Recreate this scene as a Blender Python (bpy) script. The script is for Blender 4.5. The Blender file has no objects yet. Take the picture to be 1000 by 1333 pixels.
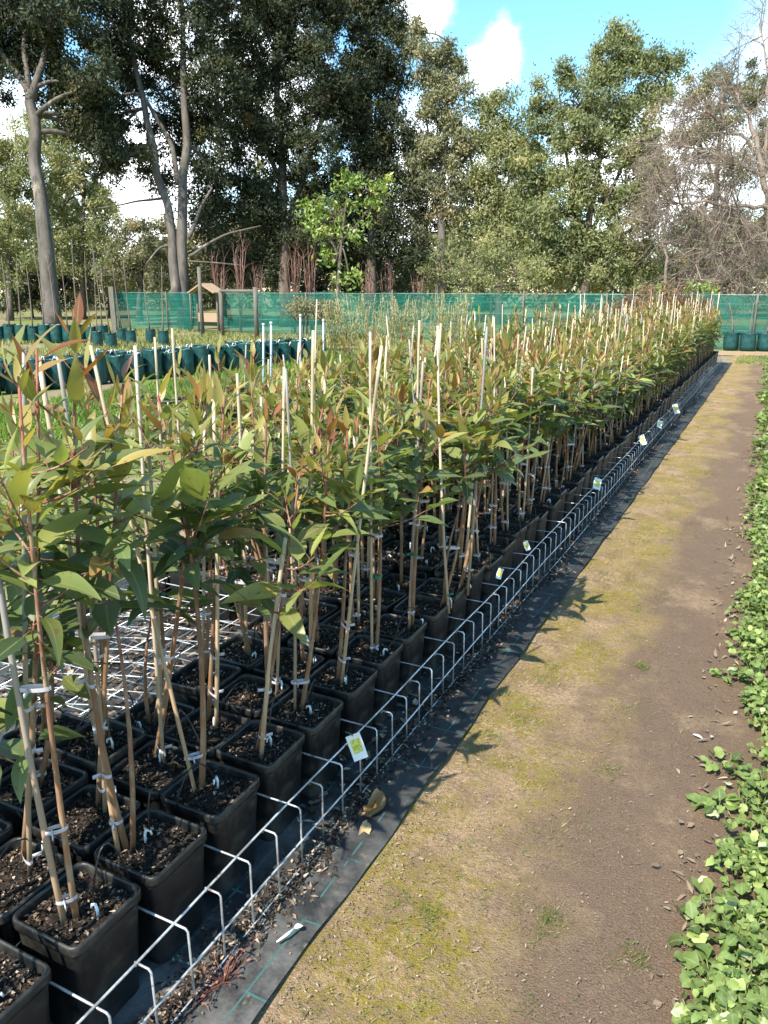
import bpy, math, random
import numpy as np

# ------------------------------------------------------------------ camera, sky, sun, exposure
R = math.radians
scene = bpy.context.scene
col = scene.collection
H = 1.55                                     # eye height
PITCH, YAW, FPX = R(16.2514), R(26.7053), 1000.0

cam_data = bpy.data.cameras.new('camera')
cam = bpy.data.objects.new('camera', cam_data)
col.objects.link(cam)
cam.location = (0, 0, H)
cam.rotation_euler = (R(90) - PITCH, 0, YAW)
cam_data.sensor_fit = 'VERTICAL'
cam_data.sensor_height = 36.0
cam_data.lens = 36.0 * FPX / 1333.0
cam_data.clip_start = 0.05
cam_data.clip_end = 2000
scene.camera = cam

SUN_EL = R(51)
SUN_DIR = np.array([-0.22, -0.97])           # towards the sun, on the ground plane
SUN_DIR = SUN_DIR / np.linalg.norm(SUN_DIR)
sun_vec = np.array([SUN_DIR[0] * math.cos(SUN_EL), SUN_DIR[1] * math.cos(SUN_EL), math.sin(SUN_EL)])
sd = bpy.data.lights.new('sun', 'SUN')
sd.energy = 4.4
sd.angle = R(0.5)
sd.color = (1.0, 0.93, 0.80)
sun = bpy.data.objects.new('sun', sd)
col.objects.link(sun)
sun.rotation_euler = (R(90) - SUN_EL, 0, math.atan2(SUN_DIR[0], -SUN_DIR[1]))

scene.view_settings.view_transform = 'Standard'
scene.view_settings.look = 'None'
scene.view_settings.gamma = 1.0
scene.view_settings.use_curve_mapping = False
scene.view_settings.exposure = 1.14
cy = scene.cycles
cy.max_bounces = 6
cy.diffuse_bounces = 3
cy.glossy_bounces = 2
cy.transmission_bounces = 3
cy.transparent_max_bounces = 8
cy.caustics_reflective = False
cy.caustics_refractive = False
cy.use_denoising = True


def _ray(px, py, d=1.0):
    """the point that lies d metres in front of the camera at a photo pixel"""
    u = (px - 500.0) / FPX * d
    v = -(py - 666.5) / FPX * d
    a0 = u
    a1 = d * math.cos(PITCH) + v * math.sin(PITCH)
    up = -d * math.sin(PITCH) + v * math.cos(PITCH)
    c, s = math.cos(YAW), math.sin(YAW)
    return np.array([a0 * c - a1 * s, a0 * s + a1 * c, H + up])


def at_z(px, py, z=0.0):
    p = _ray(px, py) - np.array([0, 0, H])
    return p * ((z - H) / p[2]) + np.array([0, 0, H])


def at_y(px, py, y):
    p = _ray(px, py) - np.array([0, 0, H])
    return p * (y / p[1]) + np.array([0, 0, H])


# world: physical sky with procedural cumulus
world = bpy.data.worlds.new("World")
scene.world = world
world.use_nodes = True
wt = world.node_tree
wt.nodes.clear()
W = wt.nodes.new
wo = W('ShaderNodeOutputWorld')
bg = W('ShaderNodeBackground')
bg.inputs['Strength'].default_value = 0.15
sky = W('ShaderNodeTexSky')
sky.sky_type = 'NISHITA'
sky.sun_disc = False
sky.sun_elevation = SUN_EL
sky.sun_rotation = math.atan2(SUN_DIR[0], SUN_DIR[1])
sky.air_density = 1.0
sky.dust_density = 0.4
sky.ozone_density = 1.0
hsv = W('ShaderNodeHueSaturation')
hsv.inputs['Hue'].default_value = 0.486
hsv.inputs['Saturation'].default_value = 1.25
hsv.inputs['Value'].default_value = 1.04
wt.links.new(sky.outputs[0], hsv.inputs['Color'])
tc = W('ShaderNodeTexCoord')
nz = W('ShaderNodeTexNoise')
nz.inputs['Scale'].default_value = 14.0
nz.inputs['Detail'].default_value = 7.0
nz.inputs['Roughness'].default_value = 0.6
wt.links.new(tc.outputs['Generated'], nz.inputs['Vector'])
sub = W('ShaderNodeVectorMath'); sub.operation = 'SUBTRACT'
sub.inputs[1].default_value = (0.5, 0.5, 0.5)
wt.links.new(nz.outputs['Color'], sub.inputs[0])
sc_ = W('ShaderNodeVectorMath'); sc_.operation = 'SCALE'
sc_.inputs['Scale'].default_value = 0.075
wt.links.new(sub.outputs[0], sc_.inputs[0])
ad = W('ShaderNodeVectorMath'); ad.operation = 'ADD'
wt.links.new(tc.outputs['Generated'], ad.inputs[0])
wt.links.new(sc_.outputs[0], ad.inputs[1])
total = None
for (px, py, rad) in [(640, 80, 0.033), (552, -12, 0.036), (775, 205, 0.05), (560, 260, 0.10), (880, 230, 0.09), (170, 250, 0.10), (205, 50, 0.05), (330, 120, 0.09), (-60, 190, 0.10), (1250, 150, 0.2)]:
    d = _ray(px, py) - np.array([0, 0, H])
    d = d / np.linalg.norm(d)
    sb = W('ShaderNodeVectorMath'); sb.operation = 'DISTANCE'
    wt.links.new(ad.outputs[0], sb.inputs[0])
    sb.inputs[1].default_value = tuple(d)
    mr = W('ShaderNodeMapRange'); mr.interpolation_type = 'SMOOTHSTEP'
    mr.inputs['From Min'].default_value = rad * 1.30
    mr.inputs['From Max'].default_value = rad * 0.40
    wt.links.new(sb.outputs['Value'], mr.inputs['Value'])
    if total is None:
        total = mr.outputs[0]
    else:
        mx = W('ShaderNodeMath'); mx.operation = 'MAXIMUM'
        wt.links.new(total, mx.inputs[0]); wt.links.new(mr.outputs[0], mx.inputs[1])
        total = mx.outputs[0]
cm = W('ShaderNodeMix'); cm.data_type = 'RGBA'
wt.links.new(total, cm.inputs['Factor'])
wt.links.new(hsv.outputs[0], cm.inputs[6])
cm.inputs[7].default_value = (9.5, 9.8, 10.0, 1)
wt.links.new(cm.outputs[2], bg.inputs['Color'])
wt.links.new(bg.outputs[0], wo.inputs['Surface'])

rng = np.random.default_rng(11)
rnd = random.Random(5)

# ------------------------------------------------------------------ materials


class Mat:
    """small wrapper to wire a procedural material"""

    def __init__(self, name, rough=0.6, spec=0.4):
        self.m = bpy.data.materials.new(name)
        self.m.use_nodes = True
        self.t = self.m.node_tree
        self.p = self.t.nodes['Principled BSDF']
        self.out = self.t.nodes['Material Output']
        self.p.inputs['Roughness'].default_value = rough
        self.p.inputs['Specular IOR Level'].default_value = spec
        self.tc = self.t.nodes.new('ShaderNodeTexCoord')

    def n(self, kind, **kw):
        nd = self.t.nodes.new(kind)
        for k, v in kw.items():
            setattr(nd, k, v)
        return nd

    def l(self, a, b):
        self.t.links.new(a, b)

    def attr(self, name):
        a = self.n('ShaderNodeAttribute')
        a.attribute_name = name
        return a.outputs['Fac']

    def noise(self, scale, detail=4, rough=0.55, vec=None, stretch=None):
        nd = self.n('ShaderNodeTexNoise')
        nd.inputs['Scale'].default_value = scale
        nd.inputs['Detail'].default_value = detail
        nd.inputs['Roughness'].default_value = rough
        v = vec if vec is not None else self.tc.outputs['Object']
        if stretch is not None:
            mp = self.n('ShaderNodeMapping')
            mp.inputs['Scale'].default_value = stretch
            self.l(v, mp.inputs['Vector'])
            v = mp.outputs[0]
        self.l(v, nd.inputs['Vector'])
        return nd.outputs['Fac']

    def voronoi(self, scale, vec=None):
        nd = self.n('ShaderNodeTexVoronoi')
        nd.inputs['Scale'].default_value = scale
        self.l(vec if vec is not None else self.tc.outputs['Object'], nd.inputs['Vector'])
        return nd

    def ramp(self, fac, stops, interp='LINEAR'):
        r = self.n('ShaderNodeValToRGB')
        r.color_ramp.interpolation = interp
        el = r.color_ramp.elements
        while len(el) < len(stops):
            el.new(0.5)
        for e, (p, c) in zip(el, stops):
            e.position = p
            e.color = (*c, 1) if len(c) == 3 else c
        self.l(fac, r.inputs['Fac'])
        return r.outputs['Color']

    def math(self, op, a, b=None, clamp=False):
        m = self.n('ShaderNodeMath', operation=op)
        m.use_clamp = clamp
        for i, x in enumerate((a, b)):
            if x is None:
                continue
            if isinstance(x, (int, float)):
                m.inputs[i].default_value = x
            else:
                self.l(x, m.inputs[i])
        return m.outputs[0]

    def mix(self, fac, a, b, blend='MIX'):
        m = self.n('ShaderNodeMix', data_type='RGBA', blend_type=blend)
        for sock, x in ((m.inputs['Factor'], fac), (m.inputs[6], a), (m.inputs[7], b)):
            if isinstance(x, (int, float)):
                sock.default_value = x
            elif isinstance(x, tuple):
                sock.default_value = (*x, 1) if len(x) == 3 else x
            else:
                self.l(x, sock)
        return m.outputs[2]

    def maprange(self, v, a, b, c=0.0, d=1.0):
        m = self.n('ShaderNodeMapRange')
        m.interpolation_type = 'SMOOTHSTEP'
        for i, x in zip(('From Min', 'From Max', 'To Min', 'To Max'), (a, b, c, d)):
            m.inputs[i].default_value = x
        self.l(v, m.inputs['Value'])
        return m.outputs[0]

    def base(self, c):
        if isinstance(c, tuple):
            self.p.inputs['Base Color'].default_value = (*c, 1)
        else:
            self.l(c, self.p.inputs['Base Color'])
        return self

    def bump(self, h, strength=0.4, dist=0.01):
        b = self.n('ShaderNodeBump')
        b.inputs['Strength'].default_value = strength
        b.inputs['Distance'].default_value = dist
        self.l(h, b.inputs['Height'])
        self.l(b.outputs[0], self.p.inputs['Normal'])

    def translucent(self, colour, amount):
        tr = self.n('ShaderNodeBsdfTranslucent')
        if isinstance(colour, tuple):
            tr.inputs['Color'].default_value = (*colour, 1)
        else:
            self.l(colour, tr.inputs['Color'])
        ms = self.n('ShaderNodeMixShader')
        ms.inputs[0].default_value = amount
        self.l(self.p.outputs[0], ms.inputs[1])
        self.l(tr.outputs[0], ms.inputs[2])
        self.l(ms.outputs[0], self.out.inputs['Surface'])


def leaf_mat(name, stops, rough=0.45, spec=0.5, transl=0.25, midrib=None, val=0.6):
    """leaves: colour by the leaf's own age, each leaf a little lighter or darker than the next"""
    m = Mat(name, rough, spec)
    c = m.ramp(m.attr('age'), stops)
    v = m.math('ADD', m.math('MULTIPLY', m.attr('rnd'), val), 1.0 - val * 0.5)
    gray = m.n('ShaderNodeCombineColor')
    for i in range(3):
        m.l(v, gray.inputs[i])
    c = m.mix(1.0, c, gray.outputs[0], 'MULTIPLY')
    if midrib:
        f = m.maprange(m.attr('mid'), 0.16, 0.0)
        c = m.mix(m.math('MULTIPLY', f, 0.55), c, midrib)
    if midrib:
        c = m.mix(m.math('MULTIPLY', m.maprange(m.noise(38, 4, 0.6), 0.63, 0.70), 0.6), c, (0.13, 0.075, 0.03))
    m.base(c)
    if transl:
        bright = m.mix(1.0, c, (1.5, 1.6, 0.7), 'MULTIPLY')
        m.translucent(bright, transl)
    return m.m


M = {}
M['gum_leaf'] = leaf_mat('gum leaf', [(0.0, (0.048, 0.078, 0.034)), (0.3, (0.110, 0.152, 0.050)), (0.55, (0.215, 0.240, 0.068)),
                                      (0.8, (0.290, 0.225, 0.065)), (0.93, (0.27, 0.145, 0.045)), (1.0, (0.24, 0.088, 0.034))],
                         rough=0.40, spec=0.5, transl=0.34, midrib=(0.26, 0.26, 0.11), val=0.75)

m = Mat('woody stem', 0.65, 0.3)
c = m.ramp(m.attr('age'), [(0.0, (0.33, 0.165, 0.075)), (0.28, (0.26, 0.125, 0.06)), (0.5, (0.17, 0.085, 0.05)), (0.75, (0.24, 0.07, 0.05)), (1.0, (0.33, 0.09, 0.06))])
c = m.mix(m.maprange(m.noise(60, 3, stretch=(1, 1, 0.25)), 0.4, 0.7), c, (0.36, 0.25, 0.16))
c2 = m.mix(m.math('MULTIPLY', m.attr('rnd'), 0.45), c, (0.10, 0.065, 0.045))
m.base(c2); m.bump(m.noise(120, 3, stretch=(1, 1, 0.2)), 0.4, 0.003)
M['stem'] = m.m

m = Mat('bamboo', 0.5, 0.35)
c = m.ramp(m.attr('rnd'), [(0.0, (0.60, 0.50, 0.36)), (0.35, (0.50, 0.37, 0.22)), (0.6, (0.62, 0.54, 0.42)), (0.78, (0.33, 0.30, 0.26)), (1.0, (0.24, 0.23, 0.22))])
c = m.mix(m.maprange(m.noise(40, 4, stretch=(1, 1, 0.12)), 0.45, 0.75), c, (0.30, 0.23, 0.15))
c = m.mix(m.math('MULTIPLY', m.maprange(m.attr('age'), 0.55, 0.12), 0.75), c, (0.36, 0.215, 0.11))
m.base(c)
M['bamboo'] = m.m

m = Mat('clear tie tape', 0.3, 0.5); m.base((0.72, 0.70, 0.76)); m.translucent((0.7, 0.7, 0.75), 0.35)
M['tie'] = m.m
m = Mat('green tie tape', 0.4, 0.4); m.base((0.02, 0.16, 0.09)); M['tie_green'] = m.m

m = Mat('black pot plastic', 0.42, 0.45)
dust = m.noise(9, 6, 0.7)
geo = m.n('ShaderNodeNewGeometry')
scr = m.maprange(m.noise(45, 3, stretch=(0.25, 0.25, 1)), 0.66, 0.72)
oi = m.n('ShaderNodeObjectInfo')
c = m.mix(m.math('MULTIPLY', m.maprange(dust, 0.42, 0.75), m.maprange(oi.outputs['Random'], 0, 1, 0.25, 1.0)), (0.008, 0.009, 0.010), (0.085, 0.076, 0.062))
c = m.mix(m.math('MULTIPLY', scr, m.maprange(m.noise(5, 2), 0.5, 0.6)), c, (0.16, 0.15, 0.13))
m.base(c)
m.l(m.maprange(dust, 0.3, 0.8, 0.32, 0.62), m.p.inputs['Roughness'])
m.bump(m.noise(30, 3), 0.15, 0.004)
M['pot'] = m.m

m = Mat('potting mix', 0.9, 0.2)
v = m.voronoi(150)
c = m.ramp(v.outputs['Color'], [(0.0, (0.008, 0.006, 0.005)), (0.55, (0.020, 0.015, 0.012)), (0.85, (0.05, 0.036, 0.026)), (1.0, (0.13, 0.10, 0.075))])
c = m.mix(m.maprange(m.noise(18, 4), 0.55, 0.8), c, (0.05, 0.034, 0.023))
m.base(c); m.bump(v.outputs['Distance'], 0.9, 0.006)
M['soil'] = m.m
m = Mat('bark chip', 0.85, 0.25)
m.base(m.ramp(m.attr('rnd'), [(0.0, (0.012, 0.009, 0.007)), (0.5, (0.032, 0.024, 0.018)), (0.72, (0.085, 0.058, 0.040)), (0.9, (0.24, 0.18, 0.125)), (1.0, (0.46, 0.38, 0.29))]))
M['chip'] = m.m
m = Mat('white plastic', 0.4, 0.5); m.base((0.78, 0.78, 0.76)); M['white'] = m.m
m = Mat('black tubing', 0.4, 0.5); m.base((0.012, 0.012, 0.013)); M['tube'] = m.m

m = Mat('galvanised wire', 0.42, 0.5)
m.p.inputs['Metallic'].default_value = 0.55
c = m.mix(m.maprange(m.noise(9, 6, 0.7), 0.42, 0.62), (0.74, 0.75, 0.77), (0.36, 0.36, 0.36))
c = m.mix(m.maprange(m.noise(21, 5, 0.7), 0.60, 0.68), c, (0.20, 0.14, 0.10))
m.base(c)
M['wire'] = m.m

m = Mat('woven weed mat', 0.6, 0.35)
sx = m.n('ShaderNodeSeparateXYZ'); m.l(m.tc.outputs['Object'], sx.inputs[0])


def thread(m, sock, period, width):
    f = m.math('FRACT', m.math('DIVIDE', sock, period))
    d = m.math('ABSOLUTE', m.math('SUBTRACT', f, 0.5))
    return m.math('LESS_THAN', d, width / period)


wv = m.n('ShaderNodeTexWave'); wv.inputs['Scale'].default_value = 140; m.l(m.tc.outputs['Object'], wv.inputs['Vector'])
wv2 = m.n('ShaderNodeTexWave'); wv2.bands_direction = 'Y'; wv2.inputs['Scale'].default_value = 140; m.l(m.tc.outputs['Object'], wv2.inputs['Vector'])
weave = m.math('MULTIPLY', wv.outputs['Fac'], wv2.outputs['Fac'])
c = m.mix(weave, (0.012, 0.013, 0.014), (0.034, 0.036, 0.038))
c = m.mix(m.math('MULTIPLY', m.maprange(m.noise(3.2, 6, 0.65), 0.38, 0.62), m.maprange(sx.outputs[1], 2.2, 1.1, 0.22, 1.0)), c, (0.135, 0.132, 0.125))  # grey dust patches; stronger at the near end to paint in sunlight, weaker beyond
c = m.mix(m.maprange(m.noise(30, 5, 0.7), 0.58, 0.72), c, (0.15, 0.125, 0.09))
th = m.math('MAXIMUM', thread(m, sx.outputs[1], 0.24, 0.003), thread(m, sx.outputs[0], 0.105, 0.0025))
c = m.mix(m.math('MULTIPLY', th, m.maprange(m.noise(11, 3), 0.42, 0.55)), c, (0.045, 0.12, 0.115))
m.base(c); m.bump(m.noise(12, 4), 0.5, 0.02)
M['mat'] = m.m

# path: bare dirt on the bed side, moss and straw on the mat side
m = Mat('path dirt', 0.95, 0.15)
sx = m.n('ShaderNodeSeparateXYZ'); m.l(m.tc.outputs['Object'], sx.inputs[0])
grit = m.noise(190, 3, 0.75)
big = m.noise(1.7, 5, 0.6, stretch=(1.2, 0.75, 1))
mid = m.noise(6.5, 5, 0.65)
xn = m.math('ADD', sx.outputs[0], m.math('MULTIPLY', m.math('SUBTRACT', big, 0.5), 0.75))
dirt = m.ramp(grit, [(0.0, (0.085, 0.054, 0.034)), (0.42, (0.165, 0.112, 0.074)), (0.60, (0.215, 0.150, 0.104)), (0.78, (0.40, 0.30, 0.215)), (1.0, (0.55, 0.46, 0.36))])
pale = m.mix(0.55, dirt, (0.46, 0.33, 0.20))
c = m.mix(m.math('MULTIPLY', m.maprange(m.noise(2.4, 6, 0.68, stretch=(1, 0.7, 1)), 0.50, 0.68), m.maprange(m.noise(40, 4, 0.7), 0.35, 0.62, 0.35, 1.0)), dirt, pale)
straw = m.ramp(m.noise(70, 4, 0.7), [(0.0, (0.13, 0.080, 0.045)), (0.45, (0.34, 0.23, 0.14)), (0.72, (0.60, 0.44, 0.29)), (1.0, (0.74, 0.60, 0.44))])
c = m.mix(m.math('MULTIPLY', m.maprange(xn, -0.30, -0.62), m.maprange(mid, 0.36, 0.60, 0.25, 0.95)), c, straw)
moss = m.ramp(m.noise(95, 4, 0.7), [(0.0, (0.11, 0.085, 0.016)), (0.5, (0.25, 0.195, 0.032)), (0.8, (0.40, 0.315, 0.075)), (1.0, (0.54, 0.43, 0.17))])
c = m.mix(m.math('MULTIPLY', m.maprange(xn, -0.30, -0.56), m.math('MULTIPLY', m.maprange(m.noise(2.6, 6, 0.72), 0.37, 0.60), m.maprange(m.noise(30, 5, 0.75), 0.38, 0.58, 0.15, 0.95))), c, moss)
green = m.ramp(m.noise(80, 3), [(0.0, (0.09, 0.115, 0.02)), (1.0, (0.28, 0.31, 0.07))])
c = m.mix(m.math('MULTIPLY', m.maprange(xn, -0.30, -0.60, 0.1, 0.8), m.math('MULTIPLY', m.maprange(m.noise(5.1, 5, 0.65), 0.58, 0.70), m.maprange(m.noise(45, 3, 0.7), 0.40, 0.58))), c, green)
m.base(c); m.bump(m.math('ADD', grit, m.math('MULTIPLY', mid, 2.0)), 0.9, 0.014)
M['path'] = m.m

m = Mat('nursery ground', 0.95, 0.15)
g = m.noise(35, 5, 0.7)
c = m.ramp(g, [(0.0, (0.10, 0.07, 0.045)), (0.5, (0.24, 0.18, 0.125)), (0.8, (0.42, 0.34, 0.25)), (1.0, (0.58, 0.5, 0.4))])
gr = m.ramp(m.noise(22, 5, 0.7), [(0.0, (0.06, 0.085, 0.02)), (0.6, (0.16, 0.20, 0.05)), (1.0, (0.30, 0.29, 0.11))])
c = m.mix(m.maprange(m.noise(0.55, 5, 0.6), 0.40, 0.58), c, gr)
m.base(c); m.bump(g, 0.5, 0.02)
M['ground'] = m.m

M['lawn'] = leaf_mat('lawn blade', [(0.0, (0.09, 0.17, 0.025)), (0.6, (0.17, 0.27, 0.045)), (1.0, (0.32, 0.34, 0.10))], 0.5, 0.35, 0.3)
M['dry_grass'] = leaf_mat('dry grass blade', [(0.0, (0.16, 0.19, 0.05)), (0.5, (0.26, 0.26, 0.09)), (1.0, (0.45, 0.38, 0.2))], 0.6, 0.3, 0.2)
M['weed'] = leaf_mat('weed leaf', [(0.00, (0.094, 0.142, 0.039)), (0.50, (0.182, 0.257, 0.071)), (0.82, (0.308, 0.378, 0.115)), (0.93, (0.396, 0.441, 0.276)), (1.00, (0.462, 0.493, 0.345))], 0.55, 0.35, 0.3,
                     midrib=(0.30, 0.38, 0.16), val=0.5)
M['red_weed'] = leaf_mat('red weed leaf', [(0.00, (0.165, 0.054, 0.040)), (1.00, (0.315, 0.153, 0.120))], 0.5, 0.4, 0.15)
M['dead_leaf'] = leaf_mat('dead leaf', [(0.0, (0.20, 0.10, 0.04)), (0.5, (0.42, 0.24, 0.09)), (1.0, (0.60, 0.45, 0.27))], 0.7, 0.25, 0.15)

m = Mat('teal bag plastic', 0.38, 0.5)
c = m.mix(m.maprange(m.noise(7, 5), 0.35, 0.7), (0.006, 0.050, 0.047), (0.014, 0.088, 0.082))
c = m.mix(m.math('MULTIPLY', m.attr('rnd'), 0.5), c, (0.012, 0.055, 0.055))
m.base(c); m.bump(m.noise(14, 3, stretch=(1, 1, 0.5)), 0.6, 0.03)
M['bag'] = m.m

m = Mat('teal shade cloth', 0.7, 0.2)
sx = m.n('ShaderNodeSeparateXYZ'); m.l(m.tc.outputs['Object'], sx.inputs[0])
c = m.mix(m.maprange(m.noise(1.1, 5, 0.6), 0.35, 0.7), (0.010, 0.150, 0.115), (0.030, 0.26, 0.20))
c = m.mix(m.math('MULTIPLY', thread(m, sx.outputs[2], 0.33, 0.012), 0.6), c, (0.06, 0.42, 0.34))
m.base(c)
tr = m.n('ShaderNodeBsdfTransparent')
tl = m.n('ShaderNodeBsdfTranslucent'); m.l(c, tl.inputs['Color'])
ms0 = m.n('ShaderNodeMixShader'); ms0.inputs[0].default_value = 0.4
m.l(m.p.outputs[0], ms0.inputs[1]); m.l(tl.outputs[0], ms0.inputs[2])
ms = m.n('ShaderNodeMixShader')
m.l(m.maprange(m.noise(160, 2), 0.42, 0.62, 0.22, 0.66), ms.inputs[0])
m.l(ms0.outputs[0], ms.inputs[1]); m.l(tr.outputs[0], ms.inputs[2])
m.l(ms.outputs[0], m.out.inputs['Surface'])
M['shade'] = m.m

m = Mat('weathered timber', 0.8, 0.25)
c = m.ramp(m.noise(14, 5, stretch=(3, 3, 0.25)), [(0.2, (0.09, 0.08, 0.062)), (0.6, (0.165, 0.146, 0.12)), (0.85, (0.24, 0.215, 0.18))])
m.base(c); m.bump(m.noise(30, 4, stretch=(3, 3, 0.2)), 0.5, 0.01)
M['wood'] = m.m
m = Mat('tan roof board', 0.8, 0.2); m.base(m.mix(m.noise(8, 4), (0.42, 0.30, 0.19), (0.30, 0.21, 0.14))); M['tan'] = m.m

m = Mat('smooth gum bark', 0.75, 0.25)
c = m.ramp(m.noise(1.6, 5, 0.6, stretch=(1.5, 1.5, 0.5)), [(0.25, (0.070, 0.058, 0.047)), (0.5, (0.115, 0.099, 0.082)), (0.75, (0.19, 0.166, 0.14))])
c = m.mix(m.maprange(m.noise(5, 5, 0.7, stretch=(1, 1, 0.22)), 0.50, 0.68), c, (0.05, 0.042, 0.036))
c = m.mix(m.maprange(m.noise(2.6, 5, 0.6, stretch=(1, 1, 0.35)), 0.58, 0.70), c, (0.26, 0.21, 0.16))
m.base(c); m.bump(m.noise(10, 4, stretch=(1, 1, 0.4)), 0.5, 0.03)
M['bark'] = m.m
m = Mat('dark bark', 0.85, 0.2)
m.base(m.ramp(m.noise(7, 5, stretch=(1, 1, 0.3)), [(0.3, (0.06, 0.045, 0.035)), (0.7, (0.16, 0.125, 0.10))])); M['dark_bark'] = m.m
m = Mat('dry grey twig', 0.85, 0.2)
m.base(m.ramp(m.attr('rnd'), [(0.0, (0.14, 0.102, 0.078)), (0.5, (0.235, 0.180, 0.142)), (1.0, (0.37, 0.31, 0.26))])); M['twig'] = m.m
m = Mat('reddish cane', 0.7, 0.3)
m.base(m.ramp(m.attr('rnd'), [(0.0, (0.20, 0.095, 0.075)), (1.0, (0.36, 0.20, 0.16))])); M['cane'] = m.m

M['dark_crown'] = leaf_mat('dark gum crown', [(0.00, (0.025, 0.034, 0.018)), (0.60, (0.045, 0.054, 0.022)), (0.90, (0.077, 0.083, 0.030)), (1.00, (0.161, 0.119, 0.046))], 0.6, 0.3, 0.15, val=0.32)
M['grey_crown'] = leaf_mat('grey green crown', [(0.00, (0.121, 0.131, 0.078)), (0.60, (0.221, 0.216, 0.116)), (1.00, (0.391, 0.308, 0.172))], 0.6, 0.3, 0.22, val=0.32)
M['olive_crown'] = leaf_mat('olive crown', [(0.00, (0.164, 0.181, 0.091)), (0.60, (0.282, 0.288, 0.126)), (1.00, (0.470, 0.394, 0.211))], 0.6, 0.3, 0.28, val=0.32)
M['mid_crown'] = leaf_mat('mid green crown', [(0.00, (0.126, 0.149, 0.073)), (0.60, (0.222, 0.239, 0.102)), (1.00, (0.419, 0.354, 0.168))], 0.6, 0.3, 0.26, val=0.32)
M['bright_crown'] = leaf_mat('fresh green crown', [(0.00, (0.122, 0.184, 0.044)), (0.60, (0.209, 0.286, 0.063)), (1.00, (0.382, 0.383, 0.106))], 0.42, 0.45, 0.25)
M['straw_crown'] = leaf_mat('wispy yellow foliage', [(0.0, (0.15, 0.16, 0.05)), (0.6, (0.26, 0.26, 0.09)), (1.0, (0.40, 0.36, 0.16))], 0.5, 0.4, 0.2)
M['red_crown'] = leaf_mat('reddish foliage', [(0.0, (0.13, 0.055, 0.035)), (0.6, (0.20, 0.095, 0.055)), (1.0, (0.25, 0.20, 0.08))], 0.5, 0.4, 0.2)

m = Mat('plant label card', 0.35, 0.5)
sx = m.n('ShaderNodeSeparateXYZ'); m.l(m.tc.outputs['Object'], sx.inputs[0])
pic = m.ramp(m.noise(75, 3, 0.6), [(0.3, (0.16, 0.24, 0.03)), (0.5, (0.62, 0.62, 0.06)), (0.62, (0.80, 0.76, 0.20)), (0.75, (0.22, 0.32, 0.05))])
inx = m.math('LESS_THAN', m.math('ABSOLUTE', sx.outputs[0]), 0.0175)
inz = m.math('MULTIPLY', m.math('GREATER_THAN', sx.outputs[2], -0.062), m.math('LESS_THAN', sx.outputs[2], -0.008))
m.base(m.mix(m.math('MULTIPLY', inx, inz), (0.82, 0.82, 0.80), pic))
M['label'] = m.m
m = Mat('white paper', 0.7, 0.3); m.base((0.75, 0.74, 0.70)); M['paper'] = m.m
m = Mat('blue grey stake plastic', 0.5, 0.4); m.base((0.36, 0.44, 0.52)); M['bluestake'] = m.m

# ------------------------------------------------------------------ mesh building (quads only, numpy)


def unit(v):
    v = np.asarray(v, float)
    return v / np.maximum(np.linalg.norm(v, axis=-1, keepdims=True), 1e-9)


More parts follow.
